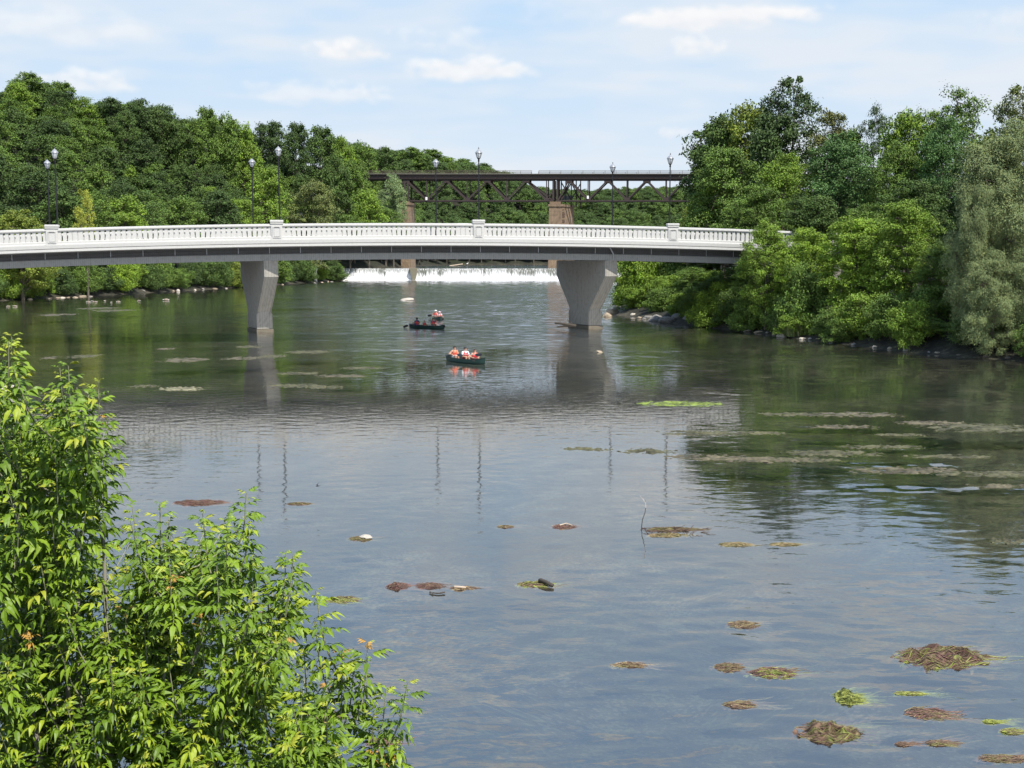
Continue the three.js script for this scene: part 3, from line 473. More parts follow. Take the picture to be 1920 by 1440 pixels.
const KIND = {
  round: [makeTree(101, { H: 20, R: 6.2, lobes: 17, per: 12, lobeSize: 0.8, leafy: L1 }), makeTree(102, { H: 20, R: 6.0, lobes: 16, per: 12, lobeSize: 0.8, leafy: L1, peak: 0.8 }), makeTree(103, { H: 20, R: 6.6, lobes: 17, per: 12, lobeSize: 0.8, leafy: L1, peak: 1.2 })],
  tall: [makeTree(111, { H: 22, R: 4.8, lobes: 13, per: 10, leafy: L2, base: 0.2 }), makeTree(112, { H: 22, R: 4.6, lobes: 12, per: 11, leafy: L2, peak: 0.75 })],
  near: [makeTree(121, { H: 18, R: 6.0, lobes: 19, per: 13, lobeSize: 0.82, leafy: LN, base: 0.12, low: 1.4 }), makeTree(122, { H: 18, R: 5.6, lobes: 18, per: 13, lobeSize: 0.82, leafy: LN, base: 0.1, low: 1.4, peak: 0.8 }), makeTree(123, { H: 18, R: 6.4, lobes: 18, per: 14, lobeSize: 0.82, leafy: LN, base: 0.12, low: 1.4, peak: 1.15 })],
  open: [makeTree(131, { H: 22, R: 5.6, lobes: 15, per: 7, leafy: { leaf: 0.3, per: 120, rx: 0.95 }, base: 0.35, lobeSize: 0.72 }), makeTree(132, { H: 22, R: 5.2, lobes: 13, per: 8, leafy: { leaf: 0.3, per: 120, rx: 0.95 }, base: 0.3, lobeSize: 0.75 })],
  willow: [makeTree(141, { H: 17, R: 7.5, lobes: 22, per: 13, leafy: WILLOW, base: 0.03, peak: 0.8, lobeSize: 0.72 }), makeTree(142, { H: 17, R: 7.5, lobes: 20, per: 12, leafy: WILLOW, base: 0.03, lobeSize: 0.75 })],
  bush: [makeTree(151, { H: 5, R: 3.2, lobes: 10, per: 9, leafy: { leaf: 0.22, per: 170, rx: 0.75, aspect: 0.6 }, base: 0.0, low: 0.25, trunk: 0.07 }), makeTree(152, { H: 5, R: 3.4, lobes: 11, per: 9, leafy: { leaf: 0.24, per: 150, rx: 0.8, aspect: 0.6 }, base: 0.0, low: 0.25, peak: 0.7, trunk: 0.07 })],
};
const pick = mulberry(4242);
// a tree whose top shows at pixel row py when it stands at (x, depth d); wide in metres or by its own proportions
function plant(kind, x, d, top, { wide, mat = 'mid', name, label, category = 'tree', group, sink = 0, bk = bark, variant }) {
  const set = KIND[kind], k = set[variant ?? Math.floor(pick() * set.length)], y = ground(x, d) - sink, h = Math.max(1.5, top - y), o = new THREE.Group();
  part('trunk', k.trunk, bk, o); part('crown', k.crown, GREEN[mat], o);
  o.position.set(x, y, -d); const sy = h / k.H, sx = wide ? wide / (2 * (k.R + 0.6)) : sy * (0.9 + 0.25 * pick());
  o.scale.set(sx, sy, sx); o.rotation.y = pick() * 6.28; o.name = numbered(name ?? (kind === 'bush' ? 'shrub' : 'tree')); tag(o, label, category, group); scene.add(o); return o;
}
const xAt = (px, d) => (px - 960) / FOCAL * d * 1.0, topAt = (py, d) => at(960, py, d).y;
const planted = (px, py, d, kind, widePx, mat, label, more = {}) => { const p = at(px, py, d); return plant(kind, p.x, d, p.y, { wide: widePx ? widePx / FOCAL * d : undefined, mat, label, ...more }); };

// right bank, far rows first
planted(1338, 235, 176, 'round', 130, 'dark', 'dark green round tree at the left end of the right bank wood');
planted(1352, 205, 172, 'round', 140, 'dark', 'broad dark green tree with a domed top near the railway bridge end');
planted(1408, 182, 168, 'round', 120, 'lime', 'yellow-green treetop between the domed tree and the tallest open-crowned tree');
planted(1487, 134, 164, 'open', 165, 'deep', 'tallest dark tree of the right bank, sky showing through its open crown', { variant: 0 });
planted(1450, 205, 160, 'round', 150, 'deep', 'dense dark green tree below the tallest open-crowned tree');
planted(1558, 192, 152, 'tall', 105, 'brown', 'brownish green narrow tree right of the tallest open-crowned tree');
planted(1592, 232, 150, 'round', 95, 'mid', 'mid green tree in the dip of the right bank skyline');
planted(1645, 192, 148, 'open', 85, 'deep', 'small dark open-crowned tree left of the yellow-green trees on the skyline');
planted(1705, 196, 142, 'round', 130, 'fresh', 'yellow-green tree on the skyline right of the dip');
planted(1800, 158, 138, 'open', 150, 'mid', 'open-crowned mid green tree with gaps of sky near the right edge', { variant: 1 });
planted(1745, 200, 140, 'open', 110, 'fresh', 'loose light green tree left of the gappy tree near the right edge');
planted(1915, 148, 116, 'open', 130, 'olive', 'olive green treetop cut by the right edge of the photo');
planted(1868, 235, 118, 'round', 140, 'lime', 'yellow-olive tree just behind the silver willow');
// middle rows
planted(1335, 345, 150, 'near', 125, 'bright', 'light yellow-green tree above the right end of the bridge');
planted(1303, 372, 158, 'near', 75, 'lime', 'small yellow-green tree behind the rightmost lamp of the bridge');
planted(1362, 262, 146, 'near', 165, 'mid', 'rounded mid green tree below the domed tree of the right bank');
planted(1475, 285, 136, 'near', 150, 'fresh', 'feathery mid green tree in the middle of the right bank wood');
planted(1582, 248, 132, 'near', 190, 'cool', 'large bluish green tree in the centre of the right bank wood');
planted(1690, 262, 126, 'near', 130, 'mid', 'green tree between the large bluish tree and the cool green tree');
planted(1775, 218, 122, 'near', 135, 'cool', 'cool green tree with drooping sprays left of the silver willow');
planted(1712, 335, 113, 'near', 170, 'dark', 'dark green tree mass behind the bright maples on the right bank');
planted(1420, 345, 132, 'near', 160, 'mid', 'mid green tree overhanging the right end of the white bridge');
planted(1530, 355, 120, 'near', 150, 'dark', 'dark green tree behind the bright maple right of the bridge end');
planted(1630, 380, 112, 'near', 140, 'mid', 'mid green tree behind the bright maples, below the large bluish tree');
// front row at the water
planted(1222, 452, 153, 'near', 150, 'bright', 'bright green shrubby tree under the bridge, right of the right pier', { variant: 1 });
planted(1268, 470, 160, 'near', 110, 'mid', 'shaded tree under the right end of the bridge');
planted(1186, 478, 152, 'bush', 84, 'bright', 'tall bright bush at the water close beside the right pier');
planted(1218, 462, 151, 'bush', 100, 'bright', 'tall bright green bush under the bridge between pier and shaded rocks');
planted(1252, 485, 150, 'bush', 90, 'mid', 'tall mid green bush above the left end of the shaded rocks');
planted(1335, 480, 150, 'near', 120, 'mid', 'green tree in the shade behind the bridge abutment');
planted(1440, 412, 113, 'near', 118, 'fresh', 'young yellow-green maple standing in front of the right bridge end', { variant: 0 });
planted(1408, 470, 116, 'near', 84, 'mid', 'green bush-like tree hiding the bottom of the right bridge end');
planted(1512, 425, 110, 'near', 130, 'bright', 'bright green maple right of the young maple at the bridge end');
planted(1610, 398, 104, 'near', 160, 'bright', 'tall bright green maple in the front row of the right bank', { variant: 1 });
planted(1702, 372, 100, 'near', 170, 'fresh', 'fresh green maple in the front row left of the silver willow', { variant: 2 });
planted(1765, 455, 96, 'near', 120, 'mid', 'mid green tree touching the lower left of the silver willow');
planted(1900, 222, 89, 'willow', 265, 'silver', 'big silver-green willow filling the right edge of the photo', { variant: 0 });
planted(1842, 335, 87, 'willow', 130, 'silver', 'smaller silver-green willow in front of the big willow', { variant: 1 });
planted(1868, 468, 84.5, 'willow', 160, 'silver', 'low spreading silver willow bough at the right edge above the dark water', { variant: 0, sink: 0.3 });
planted(1955, 420, 84, 'willow', 150, 'silver', 'silver willow partly outside the right edge', { variant: 1 });
for (const [px, py, d, w, mat, label] of [
  [1358, 530, 121.5, 85, 'fresh', 'fresh green bush overhanging the rocks right of the bridge'], [1418, 555, 115, 80, 'mid', 'green bush above the stony shore below the young maple'], [1475, 560, 109.5, 70, 'dark', 'dark bush left of the grass tuft on the right shore'],
  [1620, 552, 98, 120, 'fresh', 'bright low bush leaning over the water below the tall bright maple'], [1560, 580, 102, 90, 'mid', 'shaded bush right of the grass tuft on the right shore'], [1695, 575, 94, 90, 'mid', 'low green bush at the water right of the bright low bush'],
  [1740, 600, 91, 100, 'mid', 'green bush at the water left of the willow foot'], [1745, 540, 94, 110, 'mid', 'tall green bush filling the gap left of the willow'], [1820, 610, 88, 110, 'mid', 'green bush under the willow boughs'], [1905, 600, 86, 110, 'olive', 'olive bush under the willow at the right edge'], [1185, 520, 152, 80, 'bright', 'bright green bush above the stones right of the right pier'], [1250, 545, 148, 80, 'dark', 'shaded bush beneath the bridge end'], [1510, 500, 107, 110, 'mid', 'leafy green bush below the bright maple by the bridge end']]) planted(px, py, d, 'bush', w, mat, label);
planted(1905, 300, 100, 'near', 140, 'olive', 'olive tree hidden behind the willow crown at the right edge');
for (let k = 0; k < 16; k++) { const s = k / 15, d = 74 + 96 * s + (pick() - 0.5) * 8; let x = 10; while (shore(x, d) < 0 || x < 10) x += 1; x += 13 + pick() * 16; if (x > 28 && x < 75 && d > 103 && d < 138 && x < 45) continue; plant('near', x, d, ground(x, d) + 10 + pick() * 3, { mat: ['dark', 'fresh', 'mid'][k % 3], label: 'tree deep inside the right bank wood behind the front row', group: 'inner trees of the right bank wood' }); }

for (const [px, py, d, k, w, mat, label] of [[1300, 500, 141, 'near', 95, 'mid', 'green tree on the shaded slope under the right end of the bridge'], [1240, 520, 148, 'bush', 90, 'fresh', 'fresh green bush on the slope behind the bright bush right of the pier'], [1345, 520, 131, 'near', 90, 'mid', 'green tree close beside the abutment under the bridge'], [1270, 540, 141, 'bush', 90, 'mid', 'green bush above the slab rocks under the bridge end'], [1320, 545, 130, 'bush', 90, 'fresh', 'fresh green bush beside the slab rocks under the bridge end'], [1380, 540, 122, 'bush', 90, 'mid', 'green bush behind the fresh green bush by the bridge']]) planted(px, py, d, k, w, mat, label);
{ const rnd = mulberry(515); for (let k = 0; k < 12; k++) { const d = 81 + k * 4.1 + 2 * rnd(); let x = 8; while (shore(x, d) < 0.7 + 1.0 * (k % 2)) x += 0.3; plant('bush', x, d, ground(x, d) + 1.8 + 1.8 * rnd(), { mat: ['mid', 'dark', 'fresh', 'mid'][k % 4], label: 'low leafy bush over the stones of the right waterline', group: 'low bushes along the right waterline', category: 'bush', wide: 3.6 + 1.6 * rnd() }); } }

{ const rnd = mulberry(626); for (let k = 0; k < 11; k++) { const d = 126 + 2.6 * k; let x = 8; while (shore(x, d) < 2.6 + 2.6 * (k % 3)) x += 0.3; plant('bush', x, d, ground(x, d) + 1.7 + 1.3 * rnd(), { mat: ['mid', 'fresh'][k % 2], label: `low ${k % 2 ? 'light' : 'mid'} green bush above the shaded rocks under the bridge end`, group: 'low bushes under the bridge end', category: 'bush', wide: 4 + 1.5 * rnd() }); } }

// left hillside and far ridge: the skyline first, then rows below it
const SKYLINE = [[-60, 175], [-10, 172], [20, 175], [50, 132], [80, 152], [112, 150], [150, 176], [205, 180], [262, 182], [300, 190], [330, 215], [352, 212], [385, 196], [425, 212], [455, 230], [505, 222], [555, 226], [600, 232], [640, 252], [680, 264], [720, 272], [770, 274], [805, 278], [835, 292], [870, 296], [905, 304], [945, 319], [1000, 345], [1100, 350], [1200, 343], [1260, 345], [1420, 330]];
const skyAt = (px) => { for (let i = 1; i < SKYLINE.length; i++) if (px <= SKYLINE[i][0]) { const [a, b] = SKYLINE[i - 1], [c, e] = SKYLINE[i]; return lerp(b, e, (px - a) / (c - a)); } return 340; };
const TONE = { deep: 'deep green', dark: 'dark green', mid: 'mid green', fresh: 'light green' };
const hillLabel = (m, px, s) => `${TONE[m]} tree ${s > 62 ? 'high on' : s > 28 ? 'halfway up' : 'low on'} the ${px < 240 ? 'left end' : px < 480 ? 'middle' : 'right end'} of the left hillside`;
const farLabel = (m) => `${TONE[m]} treetop on the far skyline above the railway bridge`;
const hillMats = ['deep', 'dark', 'dark', 'mid', 'dark', 'mid', 'fresh', 'deep'], farMats = ['dark', 'mid', 'mid', 'fresh', 'mid'];
const taken = [];
function wood(px, py, d, kind, mat, far, label, wide) { const p = at(px, py, d); taken.push([p.x, d]); return plant(kind, p.x, d, p.y, { mat, label: label ?? (far ? farLabel(mat) : `${TONE[mat]} treetop on the left hillside skyline`), group: label ? undefined : far ? 'treetops of the far skyline' : 'treetops of the left hillside skyline', wide }); }
const nameTop = { 3: 'tall tree at the upper left standing above the left skyline', 12: 'bright green tree peak of the left skyline, right of the dip', 14: 'dark tree in the dip of the left skyline' };
SKYLINE.forEach(([px, py], i) => {
  if (px > 950) return;
  const d = px < 480 ? 330 + 0.14 * (px + 60) : px < 620 ? 430 + 0.5 * (px - 480) : 540 + 0.75 * (px - 620);
  const far = px > 630;
  wood(px, py, d, i % 5 === 1 && px < 450 ? 'tall' : 'round', far ? farMats[i % 5] : i === 12 || i === 13 ? 'mid' : hillMats[i % 8], far, nameTop[i], (px < 480 ? 74 : px < 620 ? 78 : 66) / FOCAL * d * (0.9 + 0.3 * pick()));
});
{
  const rnd = mulberry(909); let n = 0;
  for (let tries = 0; tries < 6000 && n < 185; tries++) {                 // the left hillside
    const d = 172 + rnd() * 330, x = -40 - rnd() * 175, s = shore(x, d), px = pxOf(V(x, 10, -d))[0];
    if (s < 6 || s > 125 || px < -70 || px > 720) continue;
    const gap = s < 20 ? 7 : 8.6; if (taken.some(([a, b]) => Math.hypot(a - x, b - d) < gap)) continue;
    const g = ground(x, d); let h = 13 + 9 * rnd(), py = pxOf(V(x, g + h, -d))[1]; const lim = skyAt(px) + 6 + 14 * rnd();
    if (py < lim) { h = topAt(lim, d) - g; if (h < 11) continue; }
    taken.push([x, d]); n++;
    const m = hillMats[Math.floor(rnd() * 8)]; plant(rnd() < 0.3 ? 'tall' : 'round', x, d, g + h, { mat: m, label: hillLabel(m, px, s), group: 'trees of the left hillside wood', wide: (10 + 4.5 * rnd()) });
  }
}
{                                                                          // the far wood that closes the valley, one mass
  const rnd = mulberry(910), o = thing('distant_wood', 'far-off mass of green trees on the slope behind the railway bridge', 'wood'); o.userData.kind = 'stuff';
  const lists = KIND.round.map(() => []); let n = 0;
  for (let tries = 0; tries < 30000 && n < 760; tries++) {
    const d = 405 + 450 * rnd() * (0.4 + 0.6 * rnd()), x = -120 + rnd() * 320, s = shore(x, d), px = pxOf(V(x, 10, -d))[0];
    if (s < 2 || s > 190 || px < 620 || px > 1345 || (x > middle(d) && d < 545) || (d < 470 && px > 745)) continue;
    if (taken.some(([a, b]) => Math.hypot(a - x, b - d) < (s < 40 ? 5.6 : 7.2))) continue;
    const g = ground(x, d); let h = 13 + 8 * rnd(); const lim = skyAt(px) + 3 + 9 * rnd(); if (pxOf(V(x, g + h, -d))[1] < lim) { h = topAt(lim, d) - g; if (h < 9) continue; }
    taken.push([x, d]); n++; const w = (8.6 + 4.4 * rnd()) / 13, k = Math.floor(rnd() * 3), tone = [[0.075, 0.128, 0.030], [0.098, 0.165, 0.034], [0.118, 0.19, 0.036], [0.086, 0.145, 0.036]][Math.floor(rnd() * 4)];  // tones lifted and blued, so the distance haze is in the leaf colour
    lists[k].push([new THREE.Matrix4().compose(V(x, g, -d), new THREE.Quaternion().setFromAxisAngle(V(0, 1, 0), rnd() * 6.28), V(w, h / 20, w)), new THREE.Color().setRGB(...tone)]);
  }
  const leaves = new THREE.MeshStandardMaterial({ vertexColors: true, roughness: 0.85, side: THREE.DoubleSide });
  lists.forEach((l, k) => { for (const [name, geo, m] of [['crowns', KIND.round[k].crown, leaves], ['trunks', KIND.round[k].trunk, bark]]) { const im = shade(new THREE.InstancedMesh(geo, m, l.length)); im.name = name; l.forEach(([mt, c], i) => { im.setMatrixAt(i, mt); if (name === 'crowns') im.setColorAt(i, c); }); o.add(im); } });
  console.log('distant trees', n);
}
// named trees of the left bank
planted(158, 352, 225, 'open', 54, 'gold', 'small tree with bright yellow foliage left of centre behind the bridge', { variant: 1 });
planted(35, 392, 205, 'near', 150, 'lime', 'yellow-green tree at the left edge just above the parapet');
planted(588, 330, 356, 'near', 115, 'olive', 'pale olive tree with white stems behind the bridge, right of the left pier lamps', { bk: barkPale });
planted(497, 310, 330, 'round', 90, 'fresh', 'fresh green tree between the two lamps near the left pier');
planted(450, 365, 312, 'near', 110, 'fresh', 'light green bushy tree left of the left pier above the parapet');
planted(736, 324, 430, 'near', 66, 'pale', 'whitish green tree in front of the left end of the railway bridge');
planted(722, 385, 420, 'round', 75, 'mid', 'green tree left of the brown left railway pier');
planted(690, 350, 400, 'round', 80, 'fresh', 'light green tree below the left end of the railway bridge');
planted(664, 296, 418, 'round', 74, 'mid', 'mid green tree hiding the left end of the railway deck');
planted(632, 288, 412, 'round', 74, 'dark', 'dark green tree left of the one hiding the railway deck end');
planted(655, 400, 392, 'round', 80, 'mid', 'mid green tree at the dam left end above the parapet');
{
  const list = [[10, 505, 196], [60, 515, 200], [100, 500, 203, 'fresh'], [140, 520, 206, 'mid'], [180, 495, 210, 'lime'], [225, 498, 213, 'fresh'], [275, 510, 220, 'deep'], [320, 505, 228, 'mid'], [372, 492, 238, 'bright'], [415, 500, 250, 'dark'], [445, 505, 262, 'mid'], [545, 470, 300, 'fresh'], [530, 495, 292, 'lime'], [585, 480, 322, 'mid'], [620, 485, 345, 'dark'], [640, 500, 372, 'dark'], [500, 490, 280, 'dark'], [-30, 500, 194, 'dark'], [250, 470, 226, 'mid'], [395, 470, 255, 'mid']];
  const names = { 372: 'bright green bush at the water left of the left pier', 180: 'yellow-green bush leaning over the water under the bridge', 530: 'yellow-green bush just right of the left pier' };
  for (const [px, py, d, mat = 'dark'] of list) { const p = at(px, py, d); let x = p.x, k = 0; while (shore(x, d) < 1.2 && k++ < 60) x -= 0.6; while (shore(x, d) > 4 && k++ < 120) x += 0.6; plant('bush', x, d, p.y, { mat, label: names[px] ?? `${mat === 'mid' ? 'mid green' : mat === 'fresh' ? 'light green' : mat === 'deep' ? 'deep green' : 'dark green'} bush at the ${px < 200 ? 'left' : px < 430 ? 'middle' : 'far'} part of the left waterline`, group: names[px] ? undefined : 'bushes along the left waterline', category: 'bush', wide: (62 + 20 * pick()) / FOCAL * d }); }
  const rnd = mulberry(31);
  for (let k = 0; k < 46; k++) { const d = 168 + k * 4.9 + rnd() * 4; let x = -20; while (shore(x, d) < 1.5 || x > middle(d)) x -= 0.7; x -= rnd() * 3; const m = ['dark', 'deep', 'deep', 'dark', 'mid', 'deep', 'dark', 'fresh'][k % 8], g = ground(x, d); plant('bush', x, d, g + 3.5 + 3 * rnd(), { mat: m, label: `${m === 'mid' ? 'mid green' : m === 'fresh' ? 'light green' : m === 'deep' ? 'deep green' : 'dark green'} bush at the ${k < 10 ? 'left' : k < 24 ? 'middle' : 'far'} part of the left waterline`, group: 'bushes along the left waterline', category: 'bush', wide: 6 + 3 * rnd() }); }
}

// ---------------------------------------------------------------- stones
const stoneMap = grayTexture(256, 256, (u, v) => { const m = 0.8 + 0.18 * blotch(u, v) + 0.14 * grit(u, v) + 0.08 * fineGrit(u, v); return [m, m * 0.97, m * 0.92]; });
const STONE = { white: std(0.52, 0.48, 0.42, 0.9, { map: stoneMap }), tan: std(0.40, 0.33, 0.25, 0.92, { map: stoneMap }), grey: std(0.27, 0.26, 0.24, 0.92, { map: stoneMap }), dark: std(0.14, 0.125, 0.105, 0.95, { map: stoneMap }) };
const boulders = [1, 2, 3, 4].map((s) => {
  const g = new THREE.IcosahedronGeometry(1, 4), p = g.attributes.position, rnd = mulberry(s * 13), cuts = [];
  for (let k = 0; k < 9; k++) cuts.push([V(rnd() * 2 - 1, rnd() * 2 - 1, rnd() * 2 - 1).normalize(), 0.62 + 0.3 * rnd()]);
  for (let i = 0; i < p.count; i++) { const v = V(p.getX(i), p.getY(i), p.getZ(i)); for (const [n, d] of cuts) { const o = v.dot(n) - d; if (o > 0) v.addScaledVector(n, -o * 0.85); } v.multiplyScalar(1 + 0.06 * n3(v.x * 2.2 + s, v.y * 2.2, v.z * 2.2) + 0.03 * n3(v.x * 6, v.y * 6, v.z * 6 + s)); p.setXYZ(i, v.x, v.y, v.z); }
  g.computeVertexNormals(); return uvBox(g, 0.6);
});
const rockRnd = mulberry(99);
function rock(p, w, h, deep, mat, label, group, v = Math.floor(rockRnd() * 4), name = 'boulder') { const o = single(name, boulders[v], STONE[mat], label, name === 'boulder' ? 'boulder' : 'stone', group); o.position.copy(p); o.position.y += h * 0.22; o.scale.set(w / 2, h * 0.8, deep / 2); o.rotation.set((rockRnd() - 0.5) * 0.25, rockRnd() * 0.9 - 0.45, (rockRnd() - 0.5) * 0.25); return o; }
function rockAt(px, py, wpx, hpx, mat, label, group) { const p = on(px, py), k = -p.z / FOCAL; return rock(p, wpx * k, Math.max(0.12, hpx * k), wpx * k * (0.8 + 0.4 * rockRnd()), mat, label, group); }
for (const [px, py, w, h, m] of [[57, 562, 9, 3, 'white'], [92, 561, 10, 3, 'tan'], [109, 559, 13, 3, 'tan'], [118, 559, 10, 4, 'white'], [128, 558, 9, 2, 'tan'], [141, 558, 11, 3, 'tan'], [155, 556, 14, 3, 'white'], [170, 556, 9, 2, 'white'], [185, 556, 12, 2, 'tan'], [197, 553, 9, 3, 'tan'], [214, 552, 7, 3, 'grey'], [228, 551, 8, 4, 'grey'], [281, 549, 7, 3, 'tan'], [303, 547, 5, 4, 'white'], [325, 546, 5, 3, 'white'], [357, 543, 8, 4, 'tan'], [366, 544, 6, 3, 'white'], [372, 543, 7, 5, 'tan'], [381, 543, 7, 4, 'grey'], [395, 541, 9, 3, 'white'], [403, 542, 9, 3, 'white'], [424, 541, 6, 3, 'white'], [432, 540, 7, 3, 'white'], [438, 539, 6, 3, 'tan'], [445, 538, 7, 4, 'white'], [452, 538, 5, 3, 'white'], [530, 534.5, 9, 3, 'white'], [540, 534, 10, 2, 'tan'], [552, 533, 9, 2, 'white'], [575, 532, 10, 2, 'tan'], [590, 531, 6, 3, 'grey'], [604, 530, 6, 3, 'tan'], [615, 529, 5, 4, 'white'], [622, 529, 6, 3, 'grey'], [650, 526, 9, 2, 'tan'], [70, 561, 8, 4, 'grey'], [245, 550, 7, 3, 'grey'], [345, 545, 6, 3, 'grey']]) if (rockRnd() < 0.72) rockAt(px, py, w * (0.55 + 0.6 * rockRnd()), h * 0.7, m === 'white' && rockRnd() < 0.8 ? 'tan' : m, `small pale stone at the edge of the ${px < 160 ? 'left' : px < 380 ? 'middle' : 'far'} left bank`, 'stones along the left waterline');
rockAt(266, 549, 15, 8, 'grey', 'grey boulder at the water on the left bank, largest stone of that shore');
rockAt(334, 547, 7, 5, 'white', 'white round boulder in the water below the bright green left bank bush');
rockAt(636, 527, 13, 10, 'tan', 'tan boulder at the left end of the dam');
rockAt(763, 563.5, 26, 5, 'white', 'flat pale stone in midstream upstream of the canoes');
rockAt(1124, 660.5, 13, 4, 'tan', 'small pale stone breaking the water left of the right bank rapids');
rockAt(20, 738, 52, 20, 'white', 'pale rounded boulder in the water behind the box elder top at the left edge');
rockAt(1138, 594, 18, 9, 'tan', 'pale boulder in the water just right of the right pier');
rockAt(1149, 588, 26, 12, 'tan', 'tan slab stone on the shore behind the right pier');
rockAt(1156, 583, 22, 14, 'grey', 'grey rock pile at the tip of the right bank behind the pier');
rockAt(1188, 593, 14, 6, 'white', 'pale flat stone under the bright green bush right of the pier');
rockAt(1314, 611, 15, 10, 'white', 'pale boulder standing in the water at the edge of the bridge shade');
rockAt(1465, 632, 19, 8, 'white', 'pale boulder at the water left of the grass tuft on the right shore');
for (const [px, py, w, h, m] of [[1232, 602, 34, 12, 'grey'], [1250, 605, 32, 12, 'grey'], [1270, 604, 34, 16, 'grey'], [1290, 606, 28, 17, 'grey'], [1300, 600, 26, 17, 'grey'], [1282, 598, 34, 12, 'grey'], [1220, 598, 26, 8, 'grey'], [1326, 609, 17, 12, 'tan']]) rockAt(px, py, w, h, m, 'grey slab rock in the shade under the right end of the bridge', 'shaded slab rocks under the bridge end');
for (const [px, py, w, h, m] of [[1165, 589, 9, 5, 'tan'], [1176, 591, 10, 4, 'white'], [1200, 597, 10, 4, 'tan'], [1208, 599, 8, 4, 'grey'], [1338, 612, 10, 6, 'tan'], [1350, 615, 13, 5, 'white'], [1364, 617, 8, 4, 'white'], [1376, 618, 9, 4, 'grey'], [1388, 620, 9, 4, 'white'], [1402, 622, 18, 4, 'white'], [1424, 624, 22, 4, 'tan'], [1440, 626, 10, 5, 'grey'], [1451, 628, 8, 4, 'tan'], [1505, 636, 14, 4, 'white'], [1519, 637, 9, 4, 'white'], [1532, 638, 8, 4, 'tan'], [1560, 642, 12, 4, 'grey'], [1600, 647, 10, 4, 'grey'], [1640, 652, 12, 4, 'grey'], [1668, 655, 9, 5, 'tan'], [1700, 659, 14, 5, 'grey'], [1742, 663, 14, 5, 'grey'], [1758, 664, 12, 6, 'tan'], [1800, 668, 14, 5, 'dark'], [1850, 671, 16, 6, 'dark'], [1890, 674, 16, 6, 'dark']]) rockAt(px, py, w, h, m, `small ${m === 'white' ? 'pale' : m === 'tan' ? 'tan' : 'grey'} stone on the right waterline ${px < 1330 ? 'by the pier' : px < 1480 ? 'left of the grass tuft' : px < 1610 ? 'right of the grass tuft' : 'below the willow'}`, 'stones along the right waterline');

// ---------------------------------------------------------------- grass and reeds on the shores
const grassMat = new THREE.MeshStandardMaterial({ vertexColors: true, roughness: 0.9, side: THREE.DoubleSide });
function grassTuft(p, wide, tall, n, tones, label, seed, arch = 0.5) {
  const rnd = mulberry(seed), tri = [], col = [];
  for (let i = 0; i < n; i++) {
    const a = rnd() * 6.28, r = Math.sqrt(rnd()), b = V(Math.cos(a) * r * wide / 2, 0, Math.sin(a) * r * wide / 2); b.y = Math.max(0, ground(p.x + b.x, -p.z - b.z) - p.y);
    const h = tall * (0.5 + 0.5 * rnd()) * (1 - 0.4 * r), l = V(Math.cos(a) * arch * r + (rnd() - 0.5) * 0.5, 0, Math.sin(a) * arch * r + (rnd() - 0.5) * 0.5).multiplyScalar(h), w = 0.028 + 0.03 * rnd(), s = V(-l.z, 0, l.x).normalize().multiplyScalar(w);
    const m = b.clone().addScaledVector(l, 0.3).add(V(0, h * 0.65, 0)), e = b.clone().add(l).add(V(0, h * (0.8 + 0.2 * rnd()), 0)), c = tones[Math.floor(rnd() * tones.length)], v = 0.8 + 0.4 * rnd();
    const q = (A, B, C) => tri.push(A.x, A.y, A.z, B.x, B.y, B.z, C.x, C.y, C.z), bl = b.clone().sub(s), br = b.clone().add(s), ml = m.clone().addScaledVector(s, -0.8), mr = m.clone().addScaledVector(s, 0.8);
    q(bl, br, mr); q(bl, mr, ml); q(ml, mr, e); for (let k = 0; k < 9; k++) col.push(c[0] * v, c[1] * v, c[2] * v);
  }
  const o = single('grass_tuft', soup(tri, col), grassMat, label, 'grass', null); o.position.copy(p); return o;
}
const GT = [[0.16, 0.20, 0.06], [0.20, 0.22, 0.08], [0.10, 0.15, 0.035], [0.26, 0.24, 0.12]];
grassTuft(on(1492, 633).add(V(0.6, 0.1, -0.8)), 3.4, 2.1, 700, GT, 'pale arching grass tuft at the water on the right bank', 1, 0.9);
grassTuft(on(1530, 634).add(V(0.3, 0.2, -1.4)), 2.6, 2.4, 420, GT, 'greyish tall grass right of the pale arching tuft on the right bank', 2);
grassTuft(on(1395, 613).add(V(0, 0.3, -1.2)), 3.0, 2.2, 420, [[0.08, 0.11, 0.035], [0.11, 0.13, 0.05]], 'dull green reeds above the stones left of the pale grass tuft', 3);
grassTuft(on(428, 539).add(V(0, 0.2, -1.5)), 5.5, 3.2, 700, [[0.10, 0.16, 0.04], [0.08, 0.13, 0.03]], 'green reeds above the pale stones left of the left pier', 4);
grassTuft(on(528, 532).add(V(0, 0.2, -1.0)), 4.0, 4.6, 600, [[0.20, 0.26, 0.05], [0.16, 0.22, 0.05]], 'tall yellow-green reeds at the water right of the left pier', 5, 0.3);

// ---------------------------------------------------------------- weed on the water
const weedMat = new THREE.MeshStandardMaterial({ vertexColors: true, roughness: 0.85, side: THREE.DoubleSide });
function patch(a, b, height, nx, nz, f, tone) {                            // a bumpy sheet whose low parts lie under water
  const g = new THREE.PlaneGeometry(2 * a, 2 * b, nx, nz).rotateX(-Math.PI / 2), p = g.attributes.position, c = [];
  for (let i = 0; i < p.count; i++) { const x = p.getX(i), z = p.getZ(i), y = f(x / a, z / b, x, z) * height; p.setY(i, Math.max(-0.12, y)); c.push(...tone(x, z)); }
  const ix = g.index.array, keep = []; for (let i = 0; i < ix.length; i += 3) if (Math.max(p.getY(ix[i]), p.getY(ix[i + 1]), p.getY(ix[i + 2])) > -0.012) keep.push(ix[i], ix[i + 1], ix[i + 2]); g.setIndex(keep);
  g.setAttribute('color', new THREE.Float32BufferAttribute(c, 3)); g.computeVertexNormals(); return g;
}
